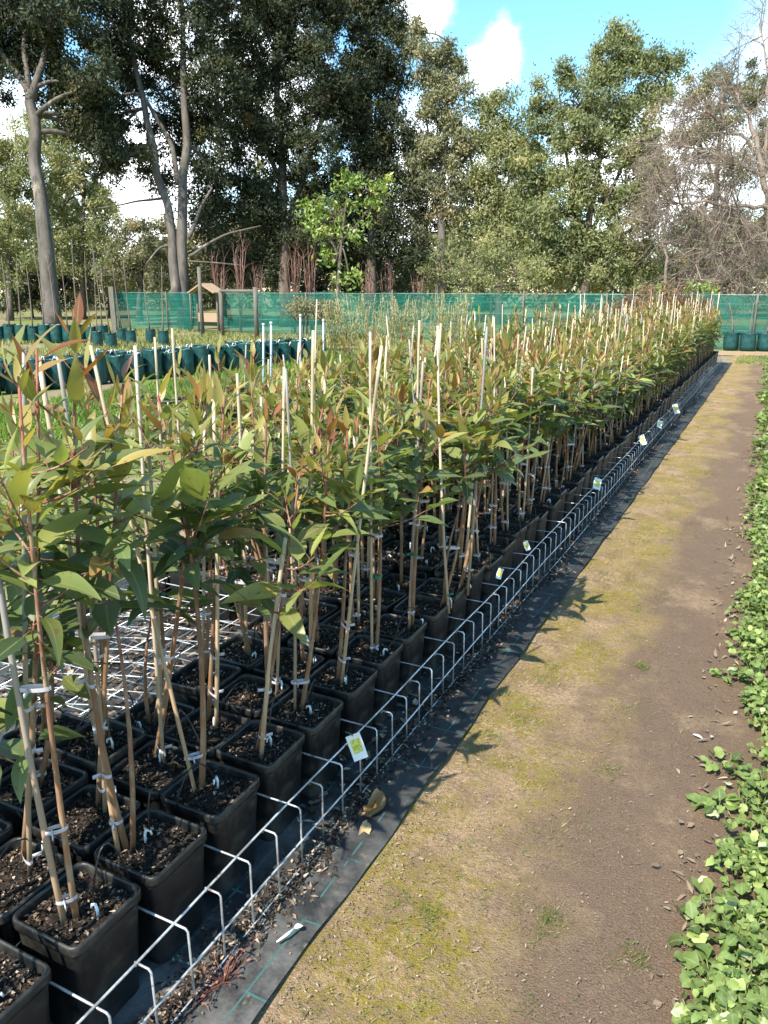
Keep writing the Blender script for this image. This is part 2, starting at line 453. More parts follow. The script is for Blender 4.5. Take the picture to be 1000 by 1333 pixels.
class NB:
    """collects quads; build() links them as ONE mesh object"""

    def __init__(self):
        self.V, self.F, self.Mi, self.A, self.n, self.mats = [], [], [], [], 0, []

    def mi(self, mat):
        if mat not in self.mats:
            self.mats.append(mat)
        return self.mats.index(mat)

    def add(self, V, F, mat, A=None):
        V = np.asarray(V, float).reshape(-1, 3)
        F = np.asarray(F, int).reshape(-1, 4)
        self.V.append(V)
        self.F.append(F + self.n)
        self.Mi.append(np.full(len(F), self.mi(mat)))
        self.A.append(np.zeros((len(V), 3)) if A is None else np.broadcast_to(np.asarray(A, float), (len(V), 3)))
        self.n += len(V)

    def box(self, c, s, mat, A=None, rot=None):
        x, y, z = np.array(s) / 2.0
        V = np.array([[-x, -y, -z], [x, -y, -z], [x, y, -z], [-x, y, -z], [-x, -y, z], [x, -y, z], [x, y, z], [-x, y, z]])
        if rot is not None:
            V = V @ np.asarray(rot).T
        F = [[0, 3, 2, 1], [4, 5, 6, 7], [0, 1, 5, 4], [1, 2, 6, 5], [2, 3, 7, 6], [3, 0, 4, 7]]
        self.add(V + np.asarray(c), F, mat, A)

    def tube(self, path, radii, mat, n=6, r=None, cap=True, age=None):
        P = np.asarray(path, float)
        k = len(P)
        radii = np.broadcast_to(np.asarray(radii, float), (k,))
        T = unit(np.gradient(P, axis=0)) if k > 2 else np.repeat(unit(P[1:] - P[:1]), 2, 0)
        ref = np.array([1.0, 0, 0]) if abs(T[0][0]) < 0.8 else np.array([0, 1.0, 0])
        rings = []
        u = unit(np.cross(T[0], ref))
        an = np.arange(n) * 2 * math.pi / n
        for i in range(k):
            u = unit(u - T[i] * np.dot(u, T[i]))
            w = np.cross(T[i], u)
            rings.append(P[i] + radii[i] * (np.cos(an)[:, None] * u + np.sin(an)[:, None] * w))
        V = np.concatenate(rings)
        F = []
        for i in range(k - 1):
            for j in range(n):
                j2 = (j + 1) % n
                F.append([i * n + j, i * n + j2, (i + 1) * n + j2, (i + 1) * n + j])
        if cap and n % 2 == 0:
            for b, flip in ((0, True), ((k - 1) * n, False)):
                for i in range(n // 2 - 1):
                    q = [b + i, b + i + 1, b + n - 2 - i, b + n - 1 - i]
                    F.append(q[::-1] if flip else q)
        a = np.linspace(0, 1, k) if age is None else np.broadcast_to(np.asarray(age, float), (k,))
        A = np.zeros((k * n, 3))
        A[:, 0] = np.repeat(a, n)
        A[:, 1] = rnd.random() if r is None else r
        self.add(V, F, mat, A)

    def segs(self, A, B, ra, rb, mat, n=3, r=None, age=0.5):
        """many straight tapered sticks at once"""
        A = np.asarray(A, float).reshape(-1, 3); B = np.asarray(B, float).reshape(-1, 3)
        m_ = len(A)
        if m_ == 0:
            return
        ra = np.broadcast_to(ra, (m_,)); rb = np.broadcast_to(rb, (m_,))
        T = unit(B - A)
        ref = np.where(np.abs(T[:, :1]) < 0.8, np.array([[1.0, 0, 0]]), np.array([[0, 1.0, 0]]))
        u = unit(np.cross(T, ref)); w = np.cross(T, u)
        an = np.arange(n) * 2 * math.pi / n
        ring = np.cos(an)[None, :, None] * u[:, None] + np.sin(an)[None, :, None] * w[:, None]
        V = np.concatenate([A[:, None] + ra[:, None, None] * ring, B[:, None] + rb[:, None, None] * ring], 1)
        F = np.array([[j, (j + 1) % n, n + (j + 1) % n, n + j] for j in range(n)])
        F = F[None] + (np.arange(m_) * 2 * n)[:, None, None]
        at = np.zeros((m_, 2 * n, 3))
        at[..., 0] = age
        at[..., 1] = (rng.random(m_) if r is None else np.broadcast_to(r, (m_,)))[:, None]
        self.add(V.reshape(-1, 3), F.reshape(-1, 4), mat, at.reshape(-1, 3))

    def leaves(self, base, d, nrm, L, Wd, mat, age, r, curl=0.2, fold=0.25, nseg=5, shape='gum', wave=0.0):
        """a batch of folded, curling leaves"""
        base = np.asarray(base, float).reshape(-1, 3)
        m_ = len(base)
        if m_ == 0:
            return
        d = unit(np.broadcast_to(d, (m_, 3)))
        nrm = np.broadcast_to(nrm, (m_, 3))
        side = unit(np.cross(d, nrm)); nn = np.cross(side, d)
        L = np.broadcast_to(L, (m_,)); Wd = np.broadcast_to(Wd, (m_,))
        curl = np.broadcast_to(curl, (m_,)); fold = np.broadcast_to(fold, (m_,))
        age = np.broadcast_to(age, (m_,)); r = np.broadcast_to(r, (m_,))
        t = np.linspace(0, 1, nseg + 1)
        if shape == 'gum':
            w = np.sin(math.pi * np.clip(t, 0, 1) ** 0.72) ** 0.85 * (1 - 0.25 * t)
            w[0] = 0.06; w[-1] = 0.015
        elif shape == 'blade':
            w = (1 - t) ** 0.7; w[-1] = 0.02
        elif shape == 'lobed':
            w = np.sin(math.pi * np.clip(t * 0.80 + 0.17, 0, 1)) ** 0.6 * (0.88 + 0.16 * np.cos(t * 5.0 * math.pi + 0.6))
            w[0] = 0.10; w[-1] *= 0.45
        else:
            w = np.sin(math.pi * (t * 0.9 + 0.06))
        bend = curl[:, None] * (t[None] ** 2)
        cen = base[:, None] + d[:, None] * (L[:, None] * (t[None] - 0.25 * np.abs(curl[:, None]) * t[None] ** 3))[..., None] - nn[:, None] * (L[:, None] * bend)[..., None]
        half = 0.5 * Wd[:, None] * w[None]
        wv_ = wave * Wd[:, None] * np.sin(t[None] * 9 + r[:, None] * 20)
        up = (half * fold[:, None])
        lft = cen + side[:, None] * half[..., None] + nn[:, None] * (up + wv_)[..., None]
        rgt = cen - side[:, None] * half[..., None] + nn[:, None] * (up - wv_)[..., None]
        V = np.stack([lft, cen, rgt], 2)
        k = nseg + 1
        f = []
        for i in range(nseg):
            for j in range(2):
                f.append([i * 3 + j, i * 3 + j + 1, (i + 1) * 3 + j + 1, (i + 1) * 3 + j])
        F = np.array(f)[None] + (np.arange(m_) * k * 3)[:, None, None]
        A = np.zeros((m_, k, 3, 3))
        A[..., 0] = age[:, None, None]
        A[..., 1] = r[:, None, None]
        A[:, :, 0, 2] = 1; A[:, :, 2, 2] = 1
        self.add(V.reshape(-1, 3), F.reshape(-1, 4), mat, A.reshape(-1, 3))

    def cards(self, c, d, nrm, L, Wd, mat, age, r):
        """tree leaves: one small kite shaped face each"""
        m_ = len(c)
        if m_ == 0:
            return
        d = unit(d); side = unit(np.cross(d, nrm)); nn = np.cross(side, d)
        L = np.broadcast_to(L, (m_,))[:, None]; Wd = np.broadcast_to(Wd, (m_,))[:, None]
        V = np.stack([c - d * L * 0.5, c + side * Wd * 0.5 - d * L * 0.08 + nn * Wd * 0.12, c + d * L * 0.5, c - side * Wd * 0.5 - d * L * 0.08 + nn * Wd * 0.12], 1)
        F = np.arange(m_ * 4).reshape(-1, 4)
        A = np.zeros((m_, 4, 3))
        A[..., 0] = np.broadcast_to(age, (m_,))[:, None]
        A[..., 1] = np.broadcast_to(r, (m_,))[:, None]
        A[..., 2] = 1
        self.add(V.reshape(-1, 3), F, mat, A.reshape(-1, 3))

    def mesh(self, name, smooth=True):
        V = np.concatenate(self.V); F = np.concatenate(self.F); A = np.concatenate(self.A); Mi = np.concatenate(self.Mi)
        me = bpy.data.meshes.new(name)
        me.vertices.add(len(V)); me.vertices.foreach_set('co', V.astype(np.float32).ravel())
        me.loops.add(F.size); me.loops.foreach_set('vertex_index', F.astype(np.int32).ravel())
        me.polygons.add(len(F))
        me.polygons.foreach_set('loop_start', np.arange(0, F.size, 4, dtype=np.int32))
        me.polygons.foreach_set('material_index', Mi.astype(np.int32))
        me.polygons.foreach_set('use_smooth', np.full(len(F), smooth))
        for i, k in enumerate(('age', 'rnd', 'mid')):
            at = me.attributes.new(k, 'FLOAT', 'POINT')
            at.data.foreach_set('value', A[:, i].astype(np.float32))
        for mt in self.mats:
            me.materials.append(mt)
        me.update(calc_edges=True)
        return me

    def build(self, name, parent=None, smooth=True, loc=None):
        return put(name, self.mesh(name, smooth), parent, loc)


def put(name, me, parent=None, loc=None):
    o = bpy.data.objects.new(name, me)
    col.objects.link(o)
    if parent is not None:
        o.parent = parent
    if loc is not None:
        o.location = loc
    return o


def empty(name, loc, rz=0.0):
    o = bpy.data.objects.new(name, None)
    o.empty_display_size = 0.1
    col.objects.link(o)
    o.location = tuple(float(x) for x in loc)
    o.rotation_euler = (0, 0, rz)
    return o


def tag(o, label=None, cat=None, group=None, kind=None):
    if label: o['label'] = label
    if cat: o['category'] = cat
    if group: o['group'] = group
    if kind: o['kind'] = kind
    return o


def copy_tree(o, parent=None):
    c = o.copy()
    col.objects.link(c)
    if parent is not None:
        c.parent = parent
    for ch in list(o.children):
        copy_tree(ch, c)
    return c


def grid_sheet(name, x0, x1, y0, y1, nx, ny, zf, mat, kind='structure'):
    xs = np.linspace(x0, x1, nx + 1); ys = np.linspace(y0, y1, ny + 1)
    X, Y = np.meshgrid(xs, ys)
    Z = zf(X, Y)
    idx = np.arange((nx + 1) * (ny + 1)).reshape(ny + 1, nx + 1)
    F = np.stack([idx[:-1, :-1], idx[:-1, 1:], idx[1:, 1:], idx[1:, :-1]], -1).reshape(-1, 4)
    b = NB(); b.add(np.stack([X, Y, Z], -1).reshape(-1, 3), F, mat)
    o = b.build(name)
    if kind: o['kind'] = kind
    return o


def wob(x, y, s=1.0, ph=0.0):
    return (np.sin(x * 3.1 * s + ph) * np.cos(y * 2.3 * s + 1.3 + ph) + 0.5 * np.sin(x * 7.7 * s + y * 5.1 * s + ph * 2) + 0.3 * np.cos(x * 13.1 * s - y * 11.7 * s + ph)) / 1.8


# ------------------------------------------------------------------ setting: ground, path, mats
grid_sheet('ground', -170, 170, -60, 320, 40, 40, lambda X, Y: X * 0 - 0.012, M['ground'])
grid_sheet('path', -0.93, 1.9, -1.2, 20.6, 80, 500, lambda X, Y: 0.002 + 0.008 * wob(X, Y, 1.3) * (X > -0.85), M['path'])


def mat_z(X, Y):
    e = np.clip((X + 0.96) / 0.12, 0, 1)
    return 0.016 + e * (0.010 * wob(X * 2, Y, 2.2, 0.5)) + 0.004 * np.abs(wob(X, Y * 2, 3.0, 2))


xs = np.linspace(-3.05, -0.835, 46); ys = np.linspace(0.0, 18.2, 365)
X, Y = np.meshgrid(xs, ys)
X2 = X + (X > -0.93) * (0.006 * wob(Y * 0 + 1.0, Y, 1.7) + 0.003 * np.sin(Y * 9.0)) * ((X + 0.93) / 0.095)
idx = np.arange(X.size).reshape(X.shape)
F = np.stack([idx[:-1, :-1], idx[:-1, 1:], idx[1:, 1:], idx[1:, :-1]], -1).reshape(-1, 4)
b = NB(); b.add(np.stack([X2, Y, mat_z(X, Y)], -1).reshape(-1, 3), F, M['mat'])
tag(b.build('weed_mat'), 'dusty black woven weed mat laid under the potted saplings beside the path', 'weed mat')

# loose litter along the foot of the wire mesh
b = NB()
n = 11000
yy = 0.5 + 12 * rng.random(n) ** 1.7
xx = -0.995 + rng.normal(0, 0.030, n) * (1 + 0.5 * np.sin(yy * 6.3)) + 0.02 * np.sin(yy * 5)
pos = np.stack([xx, yy, 0.018 + 0.022 * rng.random(n) * np.exp(-((xx + 0.995) / 0.04) ** 2)], -1)
dd = np.stack([rng.normal(0, 1, n), rng.normal(0, 1, n), rng.normal(0, 0.25, n)], -1)
nn_ = np.stack([rng.normal(0, 0.4, n), rng.normal(0, 0.4, n), np.ones(n)], -1)
b.cards(pos, dd, nn_, 0.006 + 0.026 * rng.random(n) ** 2, 0.004 + 0.008 * rng.random(n), M['chip'], 0, 0.2 + 0.8 * rng.random(n) ** 1.1)
n = 2600
pos = np.stack([-1.0 - 1.9 * rng.random(n), 1.6 + 1.4 * rng.random(n), 0.022 + 0.012 * rng.random(n)], -1)
dd = np.stack([rng.normal(0, 1, n), rng.normal(0, 1, n), rng.normal(0, 0.2, n)], -1)
b.cards(pos, dd, np.array([0.1, 0.1, 1.0]), 0.015 + 0.05 * rng.random(n) ** 2, 0.01 + 0.018 * rng.random(n), M['chip'], 0, 0.35 + 0.65 * rng.random(n))
tag(b.build('leaf_litter', smooth=False), kind='stuff')

# straw bits and grit on the path
b = NB()
n = 11000
yy = 0.7 + 7.5 * rng.random(n) ** 1.8
xx = -0.82 + 0.85 * rng.random(n) ** 1.9
pos = np.stack([xx, yy, 0.010 + 0.008 * wob(xx, yy, 1.3) + 0.003 * rng.random(n)], -1)
dd = np.stack([rng.normal(0, 1, n), rng.normal(0, 1, n), rng.normal(0, 0.12, n)], -1)
b.cards(pos, dd, np.array([0.15, -0.1, 1.0]), 0.003 + 0.012 * rng.random(n) ** 3, 0.0015 + 0.003 * rng.random(n), M['chip'], 0, 0.70 + 0.29 * rng.random(n))
tag(b.build('straw_litter', smooth=False), kind='stuff')

# short grass and moss tufts on the mat side of the path
b = NB()
tufts = [(-0.72 + 0.42 * rng.random() ** 1.6, 0.9 + 11 * rng.random() ** 1.6) for _ in range(330)]
tufts += [tuple(at_z(px, py)[:2]) for px, py in [(835, 870), (680, 940), (700, 890), (715, 1195), (790, 1005), (825, 1248), (660, 905), (640, 960), (720, 870), (560, 1190), (905, 430), (920, 468), (935, 470), (890, 515)] for _ in range(7)]
for (tx, ty) in tufts:
    k = rnd.randint(10, 26)
    sp = 0.012 + 0.035 * rnd.random()
    pb = np.stack([tx + rng.normal(0, sp, k), ty + rng.normal(0, sp, k), np.full(k, 0.006)], -1)
    dd = np.stack([rng.normal(0, 0.7, k), rng.normal(0, 0.7, k), 0.5 + rng.random(k)], -1)
    b.leaves(pb, dd, np.array([0.3, 0.2, 0.4]), 0.010 + 0.024 * rng.random(k), 0.0022, M['lawn'] if rnd.random() < 0.55 else M['dry_grass'], rng.random(k), rng.random(k), curl=0.3, nseg=2, shape='blade')
tag(b.build('grass_tufts'), kind='stuff')

# leafy ground cover on the bed to the right of the path
b = NB()


def rosette(cx, cy, nl, rad, hgt, size, nseg=6, pale=0.03):
    az = rng.random(nl) * 2 * math.pi
    q = rng.random(nl) ** 0.7
    rr = rad * q
    base = np.stack([cx + rr * np.cos(az), cy + rr * np.sin(az), hgt * (1.05 - 0.6 * q ** 2) * (0.55 + 0.5 * rng.random(nl))], -1)
    el = rng.normal(0.25, 0.4, nl)
    a2 = az + rng.normal(0, 0.7, nl)
    d = np.stack([np.cos(a2) * np.cos(el), np.sin(a2) * np.cos(el), np.sin(el)], -1)
    nr = np.stack([rng.normal(0, 0.35, nl), rng.normal(0, 0.35, nl), np.ones(nl)], -1)
    age = np.clip(rng.normal(0.42, 0.24, nl), 0, 0.84)
    age[rng.random(nl) < pale] = 0.95
    b.leaves(base, d, nr, size * (0.55 + 0.75 * rng.random(nl)), size * 0.92 * (0.7 + 0.6 * rng.random(nl)), M['weed'], age, rng.random(nl), curl=rng.normal(0.35, 0.3, nl), fold=rng.normal(0.2, 0.25, nl), nseg=nseg, shape='lobed', wave=0.09)
    st = np.stack([cx + rr * 0.4 * np.cos(az), cy + rr * 0.4 * np.sin(az), np.zeros(nl)], -1)
    b.segs(st[::2], base[::2], 0.0018, 0.0014, M['weed'], r=0.4, age=0.6)


for i in range(1500):
    cy_ = 0.5 + 19.3 * rnd.random() ** 1.55
    edge = 0.078 - 0.017 * cy_ + 0.04 * math.sin(cy_ * 2.9) + 0.022 * math.sin(cy_ * 7.1 + 1)
    edge = max(edge, -0.20)
    cx_ = edge + 0.05 + (0.62 if cy_ < 7 else 0.9) * rnd.random() ** 1.25
    if 2.45 < cy_ < 2.72 and cx_ < 0.12:
        continue
    gro = min(1.0, (cx_ - edge) / 0.16)
    near = cy_ < 6
    rosette(cx_, cy_, 19 if near else 11, 0.075 + 0.03 * rnd.random(), 0.045 + 0.085 * gro, 0.029 if near else 0.046, 8 if near else 3)
for (px, py) in [(905, 1225), (915, 1275), (925, 1285), (925, 1190), (950, 885), (935, 1000), (930, 1055), (960, 835), (970, 700), (980, 650)]:
    p = at_z(px, py)
    rosette(p[0] + 0.01, p[1], 14, 0.06, 0.05, 0.042)
tag(b.build('ground_cover'), kind='stuff')
b = NB()
n = 420
yy = 0.8 + 9 * rng.random(n) ** 1.6
xx = 0.0 - 0.012 * yy + rng.normal(0, 0.05, n)
b.leaves(np.stack([xx, yy, np.full(n, 0.012)], -1), np.stack([rng.normal(0, 1, n), rng.normal(0, 1, n), rng.normal(0.1, 0.2, n)], -1), np.array([0.2, 0.1, 1]), 0.015 + 0.03 * rng.random(n), 0.008 + 0.012 * rng.random(n), M['chip'], 0.0, 0.78 + 0.2 * rng.random(n), curl=rng.normal(0, 0.4, n), nseg=3)
tag(b.build('fallen_leaves'), kind='stuff')

# ------------------------------------------------------------------ wire mesh that holds the pots
PX0, PDX, PY0, PDY = -1.195, -0.203, 0.905, 0.2265
KMAX = 74


def nrows(k):
    return 4 if k <= 2 else (3 if k < 8 else 8)


b = NB()
WZ = 0.2
ylo, yhi = 0.45, PY0 + PDY * (KMAX + 0.7)
ys = np.arange(int((yhi - ylo) / 0.11325) + 1) * 0.11325
ygap0 = PY0 - PDY / 2 - 2 * PDY
for j in range(len(ys)):
    y = ygap0 + j * 0.11325
    if y > yhi:
        break
    wsag = 0.006 * math.sin(y * 1.9) + 0.004 * math.sin(y * 5.3)
    xo = -0.998 + 0.006 * math.sin(y * 1.3)
    k = (y - PY0) / PDY
    inner = -1.035 if j % 2 else (-1.95 if k < 2.6 else -2.72)
    if 2.6 < k < 8.2:
        inner = -2.72 if j % 2 == 0 else -1.035
    wj = wsag + 0.004 * (rnd.random() - 0.5)
    b.tube([(inner, y, WZ + wj - 0.010), (-1.036, y, WZ + wj), (xo - 0.006, y, WZ + wj), (xo, y, WZ + wj - 0.006), (xo + 0.004 * rnd.random(), y + 0.004 * (rnd.random() - 0.5), 0.012)],
           0.0028 if y < 3.2 else max(0.0013, 0.0028 - 0.0003 * (y - 3.2)), M['wire'], n=6)
    if 2.6 < k < 8.2 and j % 2:
        b.tube([(-1.80, y, WZ + wj - 0.006), (-2.72, y, WZ - 0.03)], 0.0016, M['wire'], n=4)
yy = np.linspace(ylo, yhi, 150)
wr_ = np.clip(0.0031 - 0.00024 * (yy - 3), 0.0013, 0.0030)
sg = 0.006 * np.sin(yy * 1.9) + 0.004 * np.sin(yy * 5.3)
b.tube(np.stack([-1.032 + 0.004 * np.sin(yy * 2.1), yy, WZ + 0.0042 + sg], -1), wr_, M['wire'], n=6)
b.tube(np.stack([-0.9935 + 0.006 * np.sin(yy * 1.3), yy, 0.105 + 0.6 * sg], -1), wr_, M['wire'], n=6)
b.tube(np.stack([-0.9935 + 0.008 * np.sin(yy * 1.7), yy, 0.026 + 0.1 * sg], -1), 0.0021, M['wire'], n=6)
for i in range(8):
    x = PX0 + PDX * (i + 0.5)
    b.tube([(x, ylo if i < 4 else PY0 + PDY * 2.6, WZ - 0.002), (x, 9.0, WZ - 0.002), (x, yhi, WZ - 0.002)], 0.0021, M['wire'], n=4)
    if i >= 3:
        b.tube([(x + 0.1, PY0 + PDY * 2.5, WZ - 0.002), (x + 0.1, PY0 + PDY * 7.4, WZ - 0.002)], 0.0021, M['wire'], n=4)
tag(b.build('wire_mesh'), 'galvanised wire mesh rack bent down along the path, holding the black pots upright', 'wire mesh')

# a second panel of mesh lying loose on the bare part of the bed
b = NB()
rt = np.array([[math.cos(0.35), -math.sin(0.35)], [math.sin(0.35), math.cos(0.35)]])
for i in range(9):
    for sw in (0, 1):
        p0 = np.array([-0.45 + 0.1125 * i, -0.45]); p1 = np.array([-0.45 + 0.1125 * i, 0.45])
        if sw:
            p0, p1 = p0[::-1], p1[::-1]
        q0, q1 = rt @ p0, rt @ p1
        b.tube([(q0[0], q0[1], 0.004 * sw), ((q0[0] + q1[0]) / 2, (q0[1] + q1[1]) / 2, 0.004 * sw + 0.012), (q1[0], q1[1], 0.004 * sw)], 0.0023, M['wire'], n=4)
tag(b.build('loose_mesh_panel', loc=(-2.22, 2.2, 0.06)), 'loose square of wire mesh lying askew on the empty part of the rack', 'wire mesh')

# ------------------------------------------------------------------ potted gum saplings


def rsq(n_c, half, r):
    """rounded square outline"""
    pts = []
    for q, (cx, cy) in enumerate(((1, 1), (-1, 1), (-1, -1), (1, -1))):
        for i in range(n_c):
            a = (q * 90 + 90.0 * i / (n_c - 1)) * math.pi / 180
            pts.append((cx * (half - r) + r * math.cos(a), cy * (half - r) + r * math.sin(a)))
    return np.array(pts)


def pot_mesh():
    b = NB()
    N = 16
    prof = [(0.078, 0.0), (0.0795, 0.004), (0.0915, 0.235), (0.0925, 0.243), (0.0968, 0.244), (0.0975, 0.252), (0.0975, 0.264), (0.0965, 0.2685), (0.0935, 0.270), (0.0905, 0.2685), (0.0895, 0.262), (0.086, 0.225)]
    rings = [np.column_stack([rsq(4, h, 0.020), np.full(N, z)]) for h, z in prof]
    V = np.concatenate(rings)
    F = []
    for i in range(len(prof) - 1):
        for j in range(N):
            F.append([i * N + j, i * N + (j + 1) % N, (i + 1) * N + (j + 1) % N, (i + 1) * N + j])
    for i in range(N // 2 - 1):
        F.append([i, N - 1 - i, N - 2 - i, i + 1])
    b.add(V, F, M['pot'])
    return b.mesh('pot')


def soil_mesh(seed, chips):
    b = NB()
    g = np.random.default_rng(seed)
    n = 16
    xs = np.linspace(-0.087, 0.087, n + 1)
    X, Y = np.meshgrid(xs, xs)
    Z = 0.246 + 0.006 * wob(X * 12, Y * 12, 1, seed) + g.normal(0, 0.0022, X.shape) + 0.008 * np.exp(-(X ** 2 + Y ** 2) / 0.001)
    idx = np.arange(X.size).reshape(X.shape)
    F = np.stack([idx[:-1, :-1], idx[:-1, 1:], idx[1:, 1:], idx[1:, :-1]], -1).reshape(-1, 4)
    b.add(np.stack([X, Y, Z], -1).reshape(-1, 3), F, M['soil'])
    k = chips
    c = np.stack([g.uniform(-0.082, 0.082, k), g.uniform(-0.082, 0.082, k), 0.249 + 0.006 * g.random(k)], -1)
    b.cards(c, np.stack([g.normal(0, 1, k), g.normal(0, 1, k), g.normal(0, 0.35, k)], -1), np.stack([g.normal(0, 0.5, k), g.normal(0, 0.5, k), np.ones(k)], -1), 0.005 + 0.016 * g.random(k) ** 2, 0.003 + 0.007 * g.random(k), M['chip'], 0, g.random(k) ** 1.25)
    return b.mesh('soil', smooth=False)


POT = pot_mesh()
SOIL = [soil_mesh(s, 520) for s in range(6)]
SOIL_FAR = [soil_mesh(20 + s, 90) for s in range(3)]


def bez(p0, p1, bow, n=8):
    t = np.linspace(0, 1, n)[:, None]
    p0, p1, bow = map(np.asarray, (p0, p1, bow))
    return p0 * (1 - t) + p1 * t + bow * (4 * t * (1 - t))


def sapling_parts(seed, top=None, base=(0, 0), stake=None, n_leaf=None, lod=1, low=0.38, copper=None, bend=None):
    """shapes of one sapling, its origin on the ground under the pot: stem, foliage (with twigs), stake, ties"""
    g = np.random.default_rng(seed)
    bx, by = base
    zb = 0.245
    if top is None:
        hh = g.uniform(0.66, 0.98)
        top = np.array([bx + g.normal(0, 0.055), by + g.normal(0, 0.05), zb + hh])
    top = np.asarray(top, float)
    hh = top[2] - zb
    bow = np.array([g.normal(0, 0.02), g.normal(0, 0.02), 0]) if bend is None else np.asarray(bend)
    path = bez((bx, by, zb), top, bow, 9)
    ns = 7 if lod else 4
    stem = NB()
    sr = g.uniform(0.0068, 0.0094)
    stem.tube(path, np.linspace(sr, 0.0024, len(path)), M['stem'], n=6 if lod else 4, r=g.random())
    if g.random() < 0.35:      # a second stem from the same root
        p2 = bez((bx + 0.012, by + 0.008, zb), path[5] + np.array([g.normal(0, 0.03), g.normal(0, 0.03), 0]), bow * -0.5, 6)
        stem.tube(p2, np.linspace(sr * 0.85, 0.002, 6), M['stem'], n=6 if lod else 4, r=g.random())
    fol = NB()
    if not lod:
        low = low - 0.08
    low_t = np.clip(low + 0.05 + g.normal(0, 0.05), 0.2, 0.66)

    def on(pth, t):
        f = np.clip(t, 0, 1) * (len(pth) - 1)
        i = min(int(f), len(pth) - 2)
        return pth[i] + (pth[i + 1] - pth[i]) * (f - i)

    B, D, Nn, L, Wd, Ag, Cu = [], [], [], [], [], [], []
    NL = n_leaf or (int(g.integers(48, 68)) if lod else int(g.integers(58, 80)))
    copper = g.uniform(0.55, 1.0) if copper is None else copper
    branches = [(path, low_t, 1.0, NL * 0.48)]
    nb = int(g.integers(4, 7))
    for i in range(nb):
        t0 = low_t + (0.88 - low_t) * (i + 0.5 * g.random()) / nb
        s = on(path, t0)
        az = g.uniform(0, 2 * math.pi)
        ln = g.uniform(0.10, 0.20) * (1.15 - 0.4 * t0)
        e = s + np.array([math.cos(az) * ln, math.sin(az) * ln, ln * g.uniform(0.35, 1.2)])
        bp = bez(s, e, (0, 0, -0.012), 5)
        fol.tube(bp, np.linspace(0.0030, 0.0014, 5), M['stem'], n=4, r=g.random(), cap=False, age=np.full(5, 0.7))
        branches.append((bp, 0.3, 0.35 + 0.6 * t0, NL * 0.52 / nb))
    az = g.uniform(0, 6.28)
    for bi, (pth, ta, hi, cnt) in enumerate(branches):
        cnt = max(2, int(round(cnt)))
        for i in range(cnt):
            t = ta + (1 - ta) * ((i + g.random()) / cnt) ** 0.9
            az += 2.4 + g.normal(0, 0.35)
            p = on(pth, t)
            h = (p[2] - zb) / max(hh, 0.1)
            el = np.interp(h, [0.2, 0.6, 0.85, 1.0], [-0.05, 0.25, 0.7, 1.18]) + g.normal(0, 0.30)
            d = np.array([math.cos(az) * math.cos(el), math.sin(az) * math.cos(el), math.sin(el)])
            pet = 0.012 + 0.02 * g.random()
            B.append(p + d * pet)
            D.append(d)
            Nn.append(np.array([g.normal(0, 0.35), g.normal(0, 0.35), 1.0]) - 0.9 * max(el, 0) * np.array([math.cos(az), math.sin(az), 0]))
            l_ = g.uniform(0.09, 0.166) * (1.0 if h < 0.80 else g.uniform(0.45, 0.80))
            L.append(l_)
            Wd.append(l_ * g.uniform(0.30, 0.46) * (1.0 if h < 0.8 else 0.66))
            young = np.clip((h - 0.62) / 0.30, 0, 1)
            a = np.clip(g.normal(0.26, 0.18), 0, 0.66) * (1 - young) + young * np.clip(g.normal(0.50 + 0.36 * copper, 0.18), 0.2, 1)
            if g.random() < 0.035:
                a = 0.9
            Ag.append(a)
            Cu.append(g.normal(0.20, 0.20) if h < 0.85 else g.normal(0.05, 0.22))
    B = np.array(B); D = np.array(D)
    fol.segs(B - D * 0.02, B, 0.0013, 0.0011, M['stem'], r=0.1, age=0.8)
    fol.leaves(B, D, np.array(Nn), np.array(L), np.array(Wd), M['gum_leaf'], np.array(Ag), g.random(len(B)), curl=np.array(Cu), fold=g.normal(0.30, 0.15, len(B)), nseg=ns if lod else 3, wave=0.03)
    # bamboo stake
    if stake is None:
        a = g.uniform(0, 6.28)
        sb = np.array([bx + 0.022 * math.cos(a), by + 0.022 * math.sin(a), 0.235])
        lean = np.array([g.normal(0, 0.045), g.normal(0, 0.045), g.uniform(0.62, 0.98) if g.random() < 0.8 else g.uniform(1.0, 1.14)])
        st_ = sb + lean
    else:
        sb, st_ = map(np.asarray, stake)
    sk = NB()
    q = 12 if lod else 3
    tt = np.linspace(0, 1, q)
    rad = g.uniform(0.0046, 0.0069) * (1 - 0.25 * tt) * (1 + 0.10 * (np.arange(q) % 4 == 2))
    sk.tube(bez(sb, st_, (g.normal(0, 0.006), g.normal(0, 0.006), 0), q), rad, M['bamboo'], n=8 if lod else 4, r=g.random())
    ties = []
